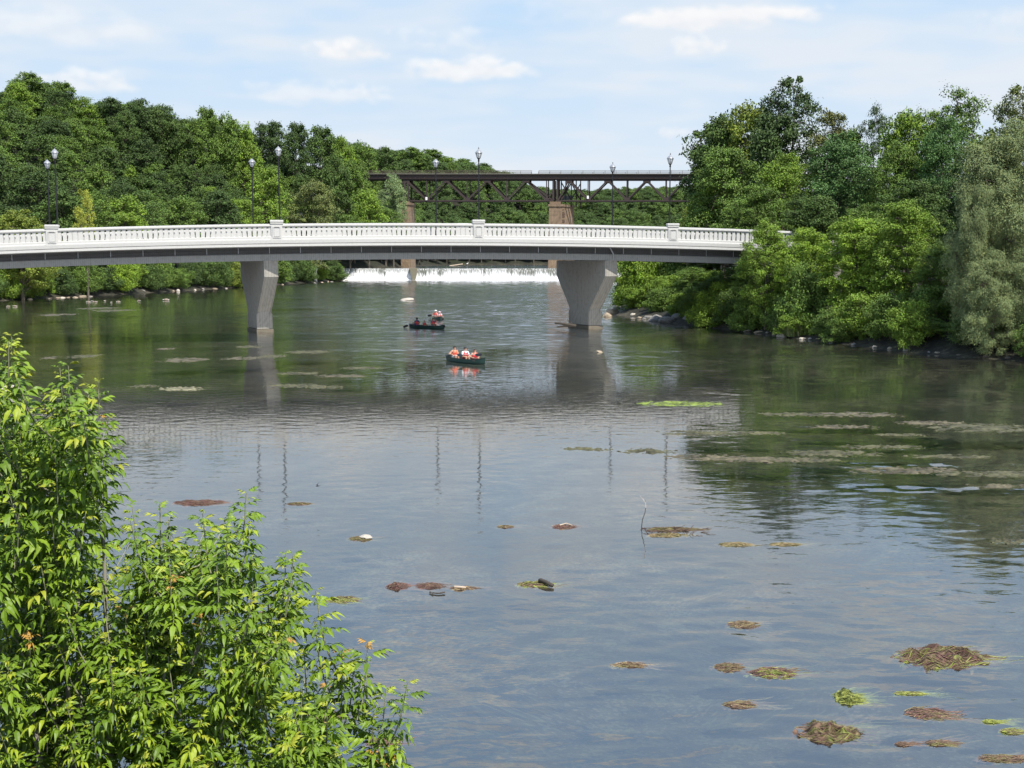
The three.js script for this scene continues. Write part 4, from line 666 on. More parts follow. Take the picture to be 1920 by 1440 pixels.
const matRnd = mulberry(61);
function floatingMat(px, py, wpx, hpx, tone, label, group) {
  const p = on(px, py), k = -p.z / FOCAL, a = wpx * k * 0.75, b = hpx * k / (EYE / -p.z) * 0.72, s = matRnd() * 90;
  const o = single('floating_weed_mat', patch(a, b, 0.03, 90, 30, (u, v, x, z) => 0.30 - 1.05 * (u * u + v * v) + 0.75 * n2(u * 1.6 + s, v * 2.2) + 0.7 * n2(u * 4 + s, v * 5) + 0.8 * n2(x * 2.0 + s, z * 3.4) + 0.5 * n2(x * 5 + s, z * 8), (x, z) => { const n = 0.75 + 0.35 * n2(x * 0.9 + s, z * 0.9) + 0.3 * n2(x * 4, z * 4 + s); return tone.map((v) => v * n); }), weedMat, label, 'water weed', group);
  o.position.copy(p); o.rotation.y = -0.04; return o;
}
const TAN = [0.112, 0.097, 0.058], OLV = [0.09, 0.086, 0.042], LIM = [0.19, 0.25, 0.04];
for (const [px, py, w, h] of [[345, 675, 62, 7], [158, 668, 40, 6], [92, 671, 22, 4], [312, 654, 26, 3], [455, 672, 50, 5], [470, 650, 36, 4], [510, 668, 40, 5], [555, 723, 80, 6], [610, 726, 50, 5], [640, 705, 70, 4], [680, 690, 60, 4], [215, 582, 60, 3], [110, 590, 50, 3], [185, 578, 50, 3], [580, 660, 60, 4], [560, 700, 60, 4]]) floatingMat(px, py, w, h, matRnd() < 0.6 ? TAN : OLV, `tan weed mat in the dark reflections ${py < 600 ? 'near the left bank' : py < 690 ? 'beside the left pier' : 'below the left pier'}`, 'weed mats left of midstream');
floatingMat(340, 729, 62, 6, [0.22, 0.205, 0.12], 'pale yellowish weed mat in the dark water right of the left treetops'); floatingMat(270, 724, 40, 4, OLV, 'small weed patch left of the pale yellowish mat');
floatingMat(1275, 757, 110, 7, LIM, 'bright lime weed streak in the pale bridge reflection right of midstream');
for (const [px, py, w, h] of [[1600, 777, 130, 7], [1850, 802, 180, 13], [1745, 793, 90, 6], [1560, 850, 130, 9], [1430, 862, 130, 8], [1700, 882, 150, 10], [1870, 889, 160, 10], [1500, 862, 110, 7], [1310, 812, 110, 8], [1215, 846, 80, 7], [1330, 858, 120, 8], [1650, 838, 110, 6], [1780, 856, 120, 6], [1580, 800, 90, 5], [1480, 777, 80, 5], [1880, 912, 90, 7], [1900, 1015, 60, 8], [1690, 815, 70, 4], [1420, 812, 70, 5], [1100, 842, 70, 5]]) floatingMat(px, py, w, h, matRnd() < 0.5 ? TAN : OLV, `tan weed streak in the ${py < 820 ? 'upper' : 'lower'} part of the right tree reflections`, 'weed streaks in the right reflections');

const TONES = { brown: [[0.125, 0.075, 0.045], [0.17, 0.105, 0.065], [0.085, 0.054, 0.038]], red: [[0.165, 0.078, 0.062], [0.12, 0.06, 0.05]], olive: [[0.145, 0.13, 0.042], [0.19, 0.155, 0.07]], green: [[0.21, 0.24, 0.035], [0.26, 0.28, 0.06], [0.14, 0.165, 0.032]], straw: [[0.34, 0.25, 0.13]] };
function weedClump(px, py, wpx, hpx, mix, label, { lump = 0.042, tail = 1, seed = Math.round(px * 3 + py), stone } = {}) {
  const rnd = mulberry(seed), p = on(px, py), k = -p.z / FOCAL, a = wpx * k / 2, b = hpx * k / (EYE / -p.z) / 2, o = thing('water_weed_clump', label, 'water weed'), s = rnd() * 80;
  o.position.copy(p);
  const tones = mix.flatMap((m) => TONES[m]), H = lump * clamp(a / 0.5, 0.45, 1.25), f = (u, v, x, z) => { const r = u * u + v * v; return (0.55 - 1.15 * r + 0.75 * n2(u * 1.9 + s, v * 2.2) + 0.32 * n2(x * 4 + s, z * 9) + 0.06 * n2(x * 22, z * 26 + s)); };
  const toneAt = (x, z) => { const i = clamp(Math.floor((0.5 + 0.5 * n2(x * 1.5 + s, z * 7)) * tones.length), 0, tones.length - 1), m = 0.85 + 0.3 * n2(x * 4, z * 26 + s); return tones[i].map((v) => v * clamp(m, 0.4, 1.4)); };
  part('weed_bed', patch(a * 1.25, b * 1.25, H, 60, 36, (u, v, x, z) => f(u * 1.25, v * 1.25, x, z), toneAt), weedMat, o);
  const tri = [], col = [], n = Math.round(clamp(a * b * 2600, 240, 1500));
  for (let i = 0; i < n; i++) {
    const an = rnd() * 6.28, r = Math.sqrt(rnd()); let x = Math.cos(an) * r * a, z = Math.sin(an) * r * b; const L = (0.14 + 0.40 * rnd()) * (0.6 + a * 0.5) * tail * (rnd() < 0.12 ? 2.2 : 1), seg = 4, w = 0.0045 + 0.006 * rnd(), c = rnd() < 0.75 ? toneAt(x, z) : tones[Math.floor(rnd() * tones.length)], br = 0.6 + 0.9 * rnd(), dir = -0.10 + (rnd() - 0.5) * 0.7; let prev = null;
    for (let j = 0; j <= seg; j++) {
      const y = Math.max(-0.014, f(x / a, z / b, x, z) * H) + 0.0075 + 0.011 * rnd() * (1 - j / seg), q = V(x, y, z);
      if (prev) { const d = q.clone().sub(prev), sd = V(-d.z, 0, d.x).normalize().multiplyScalar(w * (1 - 0.6 * j / seg)), A = prev.clone().sub(sd), B = prev.clone().add(sd), C = q.clone().add(sd), E = q.clone().sub(sd); A.y += 0.003; for (const t of [A, B, C, A, C, E]) { tri.push(t.x, t.y, t.z); col.push(c[0] * br, c[1] * br, c[2] * br); } }
      prev = q; const turn = dir + 0.5 * n2(x * 2.5 + s, z * 2.5); x += Math.cos(turn) * L / seg; z += Math.sin(turn) * L / seg;
    }
  }
  part('weed_strands', soup(tri, col), weedMat, o);
  return o;
}
weedClump(672, 1010, 42, 10, ['brown', 'olive'], 'small brown weed clump under the white stone in midstream');
{ const q = rockAt(686, 1009, 26, 5, 'white', 'white oblong stone resting on a small weed clump in midstream'); q.position.y = 0.04; q.scale.y = 0.05; }
weedClump(945, 988, 30, 6, ['olive', 'brown'], 'small olive weed clump left of the twin brown clumps in midstream');
weedClump(1055, 988, 46, 10, ['brown', 'red', 'straw'], 'brown weed clump in midstream left of the bent twig');
weedClump(744, 1100, 46, 14, ['brown', 'red'], 'dark brown weed clump, left one of the pair above the box elder branches', { lump: 0.12 });
weedClump(804, 1099, 64, 13, ['red', 'brown'], 'reddish brown weed clump, right one of the pair in midstream');
weedClump(866, 1103, 50, 7, ['brown', 'straw'], 'thin trailing weed strip with pale wood right of the reddish clump');
weedClump(1000, 1096, 66, 13, ['olive', 'green', 'brown'], 'olive weed clump with a dark log in midstream');
weedClump(640, 1125, 60, 15, ['brown', 'olive', 'green'], 'brown weed clump just right of the box elder leaf tips');
weedClump(1178, 1248, 72, 14, ['olive', 'straw', 'brown'], 'yellowish brown arched weed clump in lower midstream');
weedClump(1392, 1172, 64, 16, ['olive', 'brown', 'straw'], 'olive brown weed clump alone above the lower right group');
weedClump(1366, 1252, 62, 18, ['olive', 'brown'], 'olive weed clump left of the purplish brown one in the lower right group');
weedClump(1442, 1262, 96, 24, ['brown', 'red', 'green'], 'purplish brown weed clump with a green patch in the lower right group');
weedClump(1765, 1234, 185, 46, ['brown', 'red', 'olive', 'brown', 'green'], 'largest brown weed clump with green tips near the right edge', { lump: 0.12 });
weedClump(1586, 1308, 56, 30, ['green'], 'bright yellow-green weed clump humped over a stone', { lump: 0.2 });
weedClump(1702, 1301, 62, 8, ['green', 'olive'], 'thin yellow-green weed strip right of the bright humped clump');
weedClump(1385, 1322, 66, 16, ['olive', 'brown', 'straw'], 'brown weed clump below the purplish brown one');
weedClump(1736, 1338, 84, 26, ['olive', 'brown', 'red'], 'brown olive weed clump below the thin green strip');
weedClump(1552, 1374, 132, 46, ['green', 'olive', 'brown', 'red'], 'large green and brown weed clump near the bottom edge', { lump: 0.13 });
weedClump(1690, 1396, 28, 8, ['brown'], 'tiny brown weed clump right of the large green and brown one');
weedClump(1756, 1394, 44, 11, ['brown', 'olive'], 'small brown weed clump above the bottom edge, right of the tiny one');
weedClump(1876, 1423, 96, 18, ['olive', 'brown'], 'olive brown weed clump in the bottom right corner');
weedClump(1892, 1372, 36, 11, ['olive', 'green'], 'faint olive weed clump at the right edge above the corner clump');
weedClump(1856, 1354, 30, 7, ['green'], 'small bright green weed scrap near the right edge');
weedClump(600, 1345, 78, 28, ['red', 'brown'], 'reddish brown weed clump behind the lower box elder branches');
weedClump(712, 1392, 60, 16, ['red', 'brown'], 'brown weed clump under the lowest box elder branch tips');
weedClump(372, 943, 100, 11, ['red', 'brown'], 'long red-brown weed clump just above the box elder top');
weedClump(1376, 1021, 64, 8, ['olive', 'straw'], 'faint straw weed patch right of the bent twig');
weedClump(1470, 1021, 60, 7, ['olive', 'straw'], 'faint straw weed patch near the dark reflections right of the twig');
weedClump(560, 945, 50, 5, ['brown', 'olive'], 'thin weed line right of the orange box elder tip');

// ---------------------------------------------------------------- driftwood and twigs
const wood1 = std(0.055, 0.045, 0.035, 0.9), wood2 = std(0.45, 0.36, 0.27, 0.85), twigPale = std(0.5, 0.45, 0.4, 0.8);
const stick = (list, r0, r1, seg = 6) => tube(list, list.map((_, i) => lerp(r0, r1, i / (list.length - 1))), seg);
{
  const D = -on(1204, 991).z, t = thing('bent_twig', 'thin bent twig standing up out of the water right of midstream', 'twig');
  part('stem', stick([at(1202.5, 996, D), at(1203, 988, D), at(1204.5, 975, D), at(1209, 962, D), at(1211, 952, D)], 0.012, 0.008), wood1, t);
  part('tip', stick([at(1211, 952, D), at(1210.5, 944, D), at(1205, 935, D), at(1199.5, 930, D)], 0.009, 0.005), twigPale, t);
  part('side_shoot', stick([at(1209.5, 941, D), at(1210, 937, D)], 0.006, 0.003), wood1, t);
  const rnd = mulberry(8), list = [[1203, 991, 1212, 997], [1204, 990, 1222, 999], [1206, 991, 1200, 994], [1210, 993, 1214, 1000]];
  for (let i = 0; i < 46; i++) { const x = 1206 + 120 * Math.pow(rnd(), 0.8), y = 990 + 14 * rnd(), c = Math.abs(x - 1283) < 16 ? 1 : 0; list.push([x, y, x + (c ? 4 : 10) + 9 * rnd(), y + (rnd() - (c ? 0.75 : 0.5)) * (c ? 13 : 4)]); }
  const g = list.map(([a, b, c, d], i) => { const p = on(a, b), q = on(c, Math.max(b, d)); q.y = d < b ? (b - d) * 0.011 : 0.008; p.y = 0.004; return stick([p, p.clone().lerp(q, 0.5).add(V(0, 0.012, 0)), q], 0.008, 0.004, 4); });
  single('twig_debris', merge(g), std(0.10, 0.06, 0.045, 0.9), 'tangle of brown twigs trailing right from the foot of the bent twig', 'twigs').userData.kind = 'stuff';
  weedClump(1262, 993, 110, 7, ['brown', 'olive'], 'thin brown weed trail beside the foot of the bent twig');
  weedClump(1250, 1004, 80, 6, ['olive', 'straw'], 'faint olive weed trail below the bent twig');
}
single('driftwood_log', stick([on(1012, 1094).add(V(0, 0.07, 0)), on(1024, 1098).add(V(0, 0.08, 0)), on(1036, 1102).add(V(0, 0.05, 0))], 0.05, 0.042, 8), wood1, 'short dark log lying on the olive weed clump', 'log');
single('driftwood_stick', stick([on(852, 1104).add(V(0, 0.04, 0)), on(864, 1105).add(V(0, 0.05, 0)), on(873, 1104).add(V(0, 0.03, 0))], 0.03, 0.018), wood2, 'pale stick on the thin weed strip in midstream', 'stick');
single('driftwood_stick', merge([stick([on(805, 1113).add(V(0, 0.02, 0)), on(822, 1115).add(V(0, 0.03, 0)), on(834, 1113).add(V(0, 0.03, 0))], 0.012, 0.02), stick([on(806, 1111).add(V(0, 0.03, 0)), on(812, 1117).add(V(0, 0.02, 0))], 0.01, 0.007)]), wood1, 'thin dark stick in the water below the reddish weed clump', 'stick');
single('driftwood_stick', stick([on(1050, 989).add(V(0, 0.06, 0)), on(1062, 986).add(V(0, 0.07, 0)), on(1073, 988).add(V(0, 0.04, 0))], 0.02, 0.012), wood2, 'pale stick lying on the brown weed clump left of the bent twig', 'stick');
{
  const t = thing('driftwood_branch', 'dark forked branch caught on the upstream side of the right pier foot', 'driftwood'), D = 117, P = (x, y, d = D) => at(x, y, d);
  part('branch', stick([P(1080, 611), P(1066, 609), P(1052, 606.5), P(1040, 605.5)], 0.16, 0.09), wood1, t);
  part('branch', stick([P(1078, 612.5), P(1064, 611), P(1053, 612), P(1044, 613)], 0.13, 0.07), wood1, t);
  part('branch', stick([P(1074, 609), P(1069, 603.5), P(1064, 601)], 0.07, 0.03), wood1, t);
  part('branch', stick([P(1046, 606), P(1042, 604)], 0.06, 0.03), wood1, t);
}
single('driftwood_log', stick([at(843, 499, 520), at(858, 496.5, 520), at(868, 495, 520)], 0.32, 0.2), wood2, 'pale fallen log on the far upstream shore above the dam', 'log');

// ---------------------------------------------------------------- birds
const blob = (x, y, z, rx, ry, rz, seg = 10) => new THREE.SphereGeometry(1, seg, 7).scale(rx, ry, rz).translate(x, y, z);
const gooseBody = std(0.26, 0.21, 0.16, 0.9), gooseDark = std(0.02, 0.02, 0.02, 0.7), white = std(0.8, 0.79, 0.75, 0.8);
const goose = (() => {
  const g = new THREE.Group();
  const body = new THREE.SphereGeometry(1, 14, 9), p = body.attributes.position; for (let i = 0; i < p.count; i++) { const x = p.getX(i); p.setXYZ(i, x * 0.34, p.getY(i) * 0.15 * (1 - 0.25 * x * (x < 0 ? -1 : 0.3)) + (x < 0 ? -x * x * -0.05 : 0) + 0.1, p.getZ(i) * 0.16 * (1 - 0.3 * Math.abs(x))); } body.computeVertexNormals();
  part('body', merge([body]), gooseBody, g);
  part('neck', merge([stick([V(0.24, 0.14, 0), V(0.31, 0.26, 0), V(0.31, 0.38, 0), V(0.33, 0.45, 0)], 0.05, 0.03), blob(0.36, 0.46, 0, 0.065, 0.045, 0.042), new THREE.ConeGeometry(0.022, 0.07, 6).rotateZ(-Math.PI / 2).translate(0.45, 0.45, 0)]), gooseDark, g);
  part('breast', blob(0.27, 0.09, 0, 0.075, 0.07, 0.08), white, g);
  part('tail', merge([blob(-0.36, 0.13, 0, 0.09, 0.035, 0.07)]), white, g);
  return g;
})();
[[15, 575.5, 2.9], [28.5, 575, 0.2], [166, 566.6, 0.3], [172, 565.6, 2.6], [179, 566.8, 0.1], [197, 565, 1.4], [209, 568, 1.6], [222, 566.4, 0.4], [260, 564.6, 2.8]].forEach(([px, py, turn], i) => { const o = copyOf(goose, 'goose', 'small goose resting on the dark water by the left bank under the bridge', 'geese by the left bank'); o.userData.category = 'goose'; o.position.copy(on(px, py)); o.rotation.y = turn; o.scale.setScalar(0.85); });
{ const o = copyOf(goose, 'goose', 'goose with raised neck, rightmost and largest of the birds by the left bank'); o.userData.category = 'goose'; o.position.copy(on(312, 563.5)); o.rotation.y = 0.35; o.scale.setScalar(1.35); }
{
  const h = thing('heron', 'white heron standing on the far shore above the dam', 'bird'), p = at(876, 498, 515); h.position.copy(p); h.scale.setScalar(1.35);
  part('body', merge([blob(0, 0.62, 0, 0.26, 0.13, 0.12), stick([V(0.2, 0.68, 0), V(0.3, 0.85, 0), V(0.24, 1.0, 0), V(0.32, 1.12, 0)], 0.06, 0.035), blob(0.35, 1.14, 0, 0.07, 0.045, 0.04)]), white, h);
  part('bill', new THREE.ConeGeometry(0.02, 0.16, 6).rotateZ(-Math.PI / 2).translate(0.49, 1.13, 0), std(0.5, 0.35, 0.06, 0.6), h);
  for (const z of [-0.05, 0.05]) part('leg', stick([V(0, -0.2, z), V(0.02, 0.28, z), V(-0.02, 0.55, z)], 0.014, 0.018), gooseDark, h);
}
{
  const t = thing('swallow', 'small dark swallow flying low over the pale water left of midstream', 'bird'), p = at(596, 911, 33); t.position.copy(p); t.rotation.set(0.25, 0.15, 0.1); t.scale.setScalar(0.72);
  part('body', blob(-0.01, 0, 0, 0.085, 0.022, 0.024), gooseDark, t);
  part('tail', soup([0.06, 0, 0.008, 0.15, 0.004, 0.03, 0.08, 0, 0, 0.06, 0, -0.008, 0.08, 0, 0, 0.15, 0.004, -0.03]), std(0.02, 0.02, 0.03, 0.7, { side: THREE.DoubleSide }), t);
  for (const s of [-1, 1]) part('wing', soup([-0.05, 0, 0.01 * s, 0.02, 0, 0.01 * s, -0.015, 0.05, 0.1 * s, -0.05, 0, 0.01 * s, -0.015, 0.05, 0.1 * s, -0.035, 0.05, 0.1 * s, 0.0, 0.04, 0.09 * s, 0.075, 0.055, 0.19 * s, -0.035, 0.05, 0.1 * s]), std(0.02, 0.02, 0.03, 0.7, { side: THREE.DoubleSide }), t);
}

// ---------------------------------------------------------------- canoes, paddlers, paddles
const hullMat = std(0.012, 0.045, 0.035, 0.5), hullIn = std(0.05, 0.075, 0.065, 0.7), trim = std(0.02, 0.022, 0.022, 0.5), seatMat = std(0.12, 0.09, 0.06, 0.8);
function makeCanoe(L, label) {
  const o = thing('canoe', label, 'canoe'), N = 24, K = 10, half = L / 2;
  const shell = (inset, up) => {
    const pos = [], idx = [];
    for (let i = 0; i <= N; i++) { const u = i / N * 2 - 1, bw = 0.45 * Math.pow(1 - Math.pow(Math.abs(u), 2.3), 0.75) * (1 - inset * 0.05) + 0.006, sheer = 0.25 + 0.17 * Math.pow(Math.abs(u), 3.2), keel = -0.10 + 0.10 * Math.pow(Math.abs(u), 5) + up;
      for (let k = 0; k <= K; k++) { const t = k / K * 2 - 1, a = Math.abs(t), z = Math.sign(t) * bw * Math.pow(Math.sin(a * Math.PI / 2), 0.75), y = lerp(keel, sheer, Math.pow(a, 2.6)); pos.push(u * half * (1 - 0.035 * (1 - a) * Math.abs(u) - inset * 0.01), y, z); } }
    for (let i = 0; i < N; i++) for (let k = 0; k < K; k++) { const a = i * (K + 1) + k; if (inset) idx.push(a, a + K + 1, a + K + 2, a, a + K + 2, a + 1); else idx.push(a, a + K + 2, a + K + 1, a, a + 1, a + K + 2); }
    const g = new THREE.BufferGeometry(); g.setAttribute('position', new THREE.Float32BufferAttribute(pos, 3)); g.setIndex(idx); g.computeVertexNormals(); return g;
  };
  part('hull', shell(0, 0), hullMat, o); part('hull_lining', shell(1, 0.03), hullIn, o);
  for (const s of [-1, 1]) { const pts = []; for (let i = 0; i <= N; i++) { const u = i / N * 2 - 1; pts.push(V(u * half, 0.255 + 0.17 * Math.pow(Math.abs(u), 3.2), s * (0.45 * Math.pow(1 - Math.pow(Math.abs(u), 2.3), 0.75) + 0.008))); } part('gunwale', tube(pts, 0.02, 5), trim, o); }
  for (const x of [-0.32, 0.02, 0.30]) part('seat', rbox(0.26, 0.03, 0.72, x * L, 0.19, 0, 0.01), seatMat, o);
  for (const s of [-1, 1]) part('end_deck', soup([s * half * 0.98, 0.42, 0, s * half * 0.86, 0.365, 0.20, s * half * 0.86, 0.365, -0.20]), std(0.02, 0.022, 0.022, 0.5, { side: THREE.DoubleSide }), o);
  return o;
}
const SKIN = [0.50, 0.28, 0.19], TANNED = [0.36, 0.19, 0.12];
function capsules(list, N, size, c) {                                       // one continuous skin round joined tapered bones
  const mc = new MarchingCubes(N, new THREE.MeshBasicMaterial(), false, false, 60000); mc.isolation = 0;
  const h = size / 2, k = 0.035;
  for (let z = 0; z < N; z++) for (let y = 0; y < N; y++) for (let x = 0; x < N; x++) {
    const px = c.x + (x - N / 2) / (N / 2) * h, py = c.y + (y - N / 2) / (N / 2) * h, pz = c.z + (z - N / 2) / (N / 2) * h; let d = 9;
    for (const [a, b, ra, rb] of list) { const ex = b.x - a.x, ey = b.y - a.y, ez = b.z - a.z, t = clamp(((px - a.x) * ex + (py - a.y) * ey + (pz - a.z) * ez) / (ex * ex + ey * ey + ez * ez + 1e-9), 0, 1), q = Math.hypot(px - a.x - ex * t, py - a.y - ey * t, pz - a.z - ez * t) - lerp(ra, rb, t), m = Math.max(k - Math.abs(d - q), 0) / k; d = Math.min(d, q) - m * m * k * 0.25; }
    mc.field[z * N * N + y * N + x] = -d;
  }
  mc.update();
  const g = new THREE.BufferGeometry(), p = mc.positionArray.slice(0, mc.count * 3); for (let i = 0; i < p.length; i += 3) { p[i] = c.x + p[i] * h; p[i + 1] = c.y + p[i + 1] * h; p[i + 2] = c.z + p[i + 2] * h; }
  g.setAttribute('position', new THREE.BufferAttribute(p, 3)); g.setAttribute('normal', new THREE.BufferAttribute(mc.normalArray.slice(0, mc.count * 3), 3)); return g;
}
const bodyMat = new THREE.MeshStandardMaterial({ vertexColors: true, roughness: 0.8 });
function elbowOf(s, h, out) { const d = h.clone().sub(s), L = Math.min(d.length(), 0.53), m = s.clone().add(h).multiplyScalar(0.5), lift = Math.sqrt(Math.max(0.002, 0.275 ** 2 - (L / 2) ** 2)); return m.add(out.clone().addScaledVector(d, -out.dot(d) / d.lengthSq()).normalize().multiplyScalar(lift)); }
function person(label, { vest, shirt, shorts, hair, long = false, hat, handL, handR, lean = 0.06, turn = 0, size = 1, skin = SKIN, belt }) {
  const o = thing('person', label, 'person');
  const pel = V(0, 0.09, 0), wa = V(lean * 0.4, 0.24, 0), ch = V(lean, 0.42, 0), ne = V(lean * 1.2, 0.56, 0), hd = V(lean * 1.2 + 0.02, 0.70, 0), sh = [V(lean, 0.48, -0.19), V(lean, 0.48, 0.19)], hands = [handL, handR].map((h, i) => { const d = h.clone().sub(sh[i]); if (d.length() > 0.54) d.setLength(0.54); return sh[i].clone().add(d); });
  const el = [elbowOf(sh[0], hands[0], V(-0.2, -0.6, -0.8)), elbowOf(sh[1], hands[1], V(-0.2, -0.6, 0.8))];
  const hip = [V(0, 0.08, -0.09), V(0, 0.08, 0.09)], kn = [V(0.38, 0.19, -0.12), V(0.38, 0.19, 0.12)], ft = [V(0.46, -0.16, -0.10), V(0.46, -0.16, 0.10)], toe = [V(0.59, -0.18, -0.10), V(0.59, -0.18, 0.10)];
  const bones = [[pel, wa, 0.145, 0.13, 'shirt'], [wa, ch, 0.13, 0.15, 'shirt'], [ch, V(ch.x, 0.5, 0), 0.14, 0.11, 'shirt'], [sh[0], sh[1], 0.075, 0.075, 'shirt'], [V(ne.x - 0.01, 0.52, 0), ne.clone().add(V(0.01, 0.06, 0)), 0.058, 0.052, 'skin'], [hd.clone().add(V(-0.01, 0.03, 0)), hd.clone().add(V(0.012, -0.05, 0)), 0.098, 0.072, 'skin']];
  for (const i of [0, 1]) bones.push([sh[i], sh[i].clone().lerp(el[i], 0.55), 0.062, 0.052, shirt ? 'shirt' : 'skin'], [sh[i].clone().lerp(el[i], 0.5), el[i], 0.05, 0.044, 'skin'], [el[i], hands[i], 0.044, 0.032, 'skin'], [hands[i], hands[i].clone().add(hands[i].clone().sub(el[i]).setLength(0.07)), 0.036, 0.03, 'skin'], [hip[i], hip[i].clone().lerp(kn[i], 0.7), 0.095, 0.078, 'shorts'], [hip[i].clone().lerp(kn[i], 0.65), kn[i], 0.072, 0.062, 'skin'], [kn[i], ft[i], 0.06, 0.042, 'skin'], [ft[i], toe[i], 0.042, 0.032, 'skin']);
  const g = capsules(bones, 60, 1.42, V(0.22, 0.29, 0)), p = g.attributes.position, col = [], T = { skin, shirt: shirt ?? skin, shorts };
  for (let i = 0; i < p.count; i++) { const q = V(p.getX(i), p.getY(i), p.getZ(i)); let best = 9, tone = 'skin'; for (const [a, b, ra, rb, t] of bones) { const e = b.clone().sub(a), s = clamp(q.clone().sub(a).dot(e) / e.lengthSq(), 0, 1), d = q.distanceTo(a.clone().addScaledVector(e, s)) - lerp(ra, rb, s); if (d < best) { best = d; tone = t; } } col.push(...T[tone]); }
  // fingers curled, nose, ears, eyes, mouth: small pieces of the same mesh
  const extra = [], tint = (geo, c) => { const e = plain(geo), a = []; for (let i = 0; i < e.attributes.position.count; i++) a.push(...c); e.setAttribute('color', new THREE.Float32BufferAttribute(a, 3)); extra.push(e); };
  for (const i of [0, 1]) { const f = hands[i].clone().sub(el[i]).normalize(), s = V(0, 1, 0).cross(f).normalize(), u = f.clone().cross(s), b = hands[i].clone().addScaledVector(f, 0.07); for (let k = 0; k < 4; k++) { const r = b.clone().addScaledVector(s, (k - 1.5) * 0.02), l = [0.055, 0.066, 0.062, 0.046][k]; tint(tube([r, r.clone().addScaledVector(f, l * 0.5).addScaledVector(u, -0.008), r.clone().addScaledVector(f, l * 0.7).addScaledVector(u, -0.03), r.clone().addScaledVector(f, l * 0.45).addScaledVector(u, -0.045)], [0.0095, 0.009, 0.008, 0.006], 5), skin); } const th = hands[i].clone().addScaledVector(f, 0.025).addScaledVector(s, i ? -0.034 : 0.034); tint(tube([th, th.clone().addScaledVector(f, 0.03).addScaledVector(s, i ? -0.018 : 0.018), th.clone().addScaledVector(f, 0.055).addScaledVector(u, -0.02)], [0.012, 0.011, 0.008], 5), skin); }
  const F = hd.clone().add(V(0.085, 0, 0)); tint(new THREE.ConeGeometry(0.016, 0.04, 5).translate(F.x + 0.008, F.y - 0.015, 0), skin); for (const s of [-1, 1]) { tint(blob(F.x - 0.004, F.y + 0.012, s * 0.034, 0.01, 0.008, 0.013, 6), [0.02, 0.015, 0.012]); tint(blob(hd.x - 0.01, hd.y - 0.01, s * 0.095, 0.02, 0.032, 0.012, 6), skin); } tint(blob(F.x - 0.012, F.y - 0.055, 0, 0.008, 0.006, 0.024, 6), [0.3, 0.1, 0.09]);
  g.setAttribute('color', new THREE.Float32BufferAttribute(col, 3));
  part('body', mergeGeometries([g, ...extra]), bodyMat, o);
  part('life_vest', capsules([[V(pel.x + 0.01, 0.18, 0), V(ch.x + 0.02, 0.34, -0.05), 0.17, 0.165], [V(ch.x + 0.02, 0.34, 0.05), V(ch.x + 0.01, 0.47, 0.08), 0.165, 0.10], [V(ch.x + 0.02, 0.34, -0.05), V(ch.x + 0.01, 0.47, -0.08), 0.165, 0.10]], 36, 0.86, V(0.05, 0.34, 0)), std(...vest, 0.75), o);
  if (belt) part('vest_strap', new THREE.TorusGeometry(0.175, 0.016, 5, 18).rotateX(Math.PI / 2).translate(wa.x + 0.01, 0.22, 0), std(...belt, 0.7), o);
  const hg = [new THREE.SphereGeometry(0.112, 14, 9, 0, Math.PI * 2, 0, Math.PI * 0.55).rotateZ(0.35).translate(hd.x - 0.012, hd.y + 0.03, 0), blob(hd.x - 0.05, hd.y - 0.01, 0, 0.07, 0.09, 0.092)];
  if (long) hg.push(blob(hd.x - 0.075, hd.y - 0.12, 0, 0.05, 0.16, 0.085)); part('hair', merge(hg), std(...hair, 0.7), o);
  if (hat) part('hat', merge([new THREE.SphereGeometry(0.122, 14, 7, 0, Math.PI * 2, 0, Math.PI / 2).translate(hd.x, hd.y + 0.035, 0), new THREE.CylinderGeometry(0.19, 0.2, 0.015, 16).translate(hd.x + 0.02, hd.y + 0.04, 0)]), std(...hat, 0.8), o);
  o.scale.setScalar(size); return o;
}
function seatIn(c, p, x, turn = 0, up = 0.19) { c.updateMatrixWorld(true); p.position.copy(c.localToWorld(V(x, up, 0))); p.rotation.y = c.rotation.y + turn; }
const paddleMat = std(0.5, 0.48, 0.45, 0.5), bladeMat = std(0.012, 0.012, 0.014, 0.5);
function paddle(a, b, label, shaft = paddleMat) {                           // a = blade end, b = grip
  const o = thing('canoe_paddle', label, 'paddle'), d = b.clone().sub(a), L = d.length(); o.position.copy(a); o.quaternion.setFromUnitVectors(V(0, 1, 0), d.normalize());
  const s = new THREE.Shape(); s.moveTo(-0.02, 0.56); s.lineTo(-0.10, 0.40); s.quadraticCurveTo(-0.125, 0.1, -0.085, 0.02); s.quadraticCurveTo(0, -0.03, 0.085, 0.02); s.quadraticCurveTo(0.125, 0.1, 0.10, 0.40); s.lineTo(0.02, 0.56);
  part('blade', new THREE.ExtrudeGeometry(s, { depth: 0.016, bevelEnabled: true, bevelSize: 0.006, bevelThickness: 0.005, bevelSegments: 1 }).translate(0, 0, -0.008), bladeMat, o);
  part('shaft', new THREE.CylinderGeometry(0.017, 0.017, L - 0.5, 8).translate(0, 0.5 + (L - 0.5) / 2, 0), shaft, o); part('grip', new THREE.CylinderGeometry(0.02, 0.02, 0.12, 8).rotateZ(Math.PI / 2).translate(0, L, 0), bladeMat, o); return o;
}
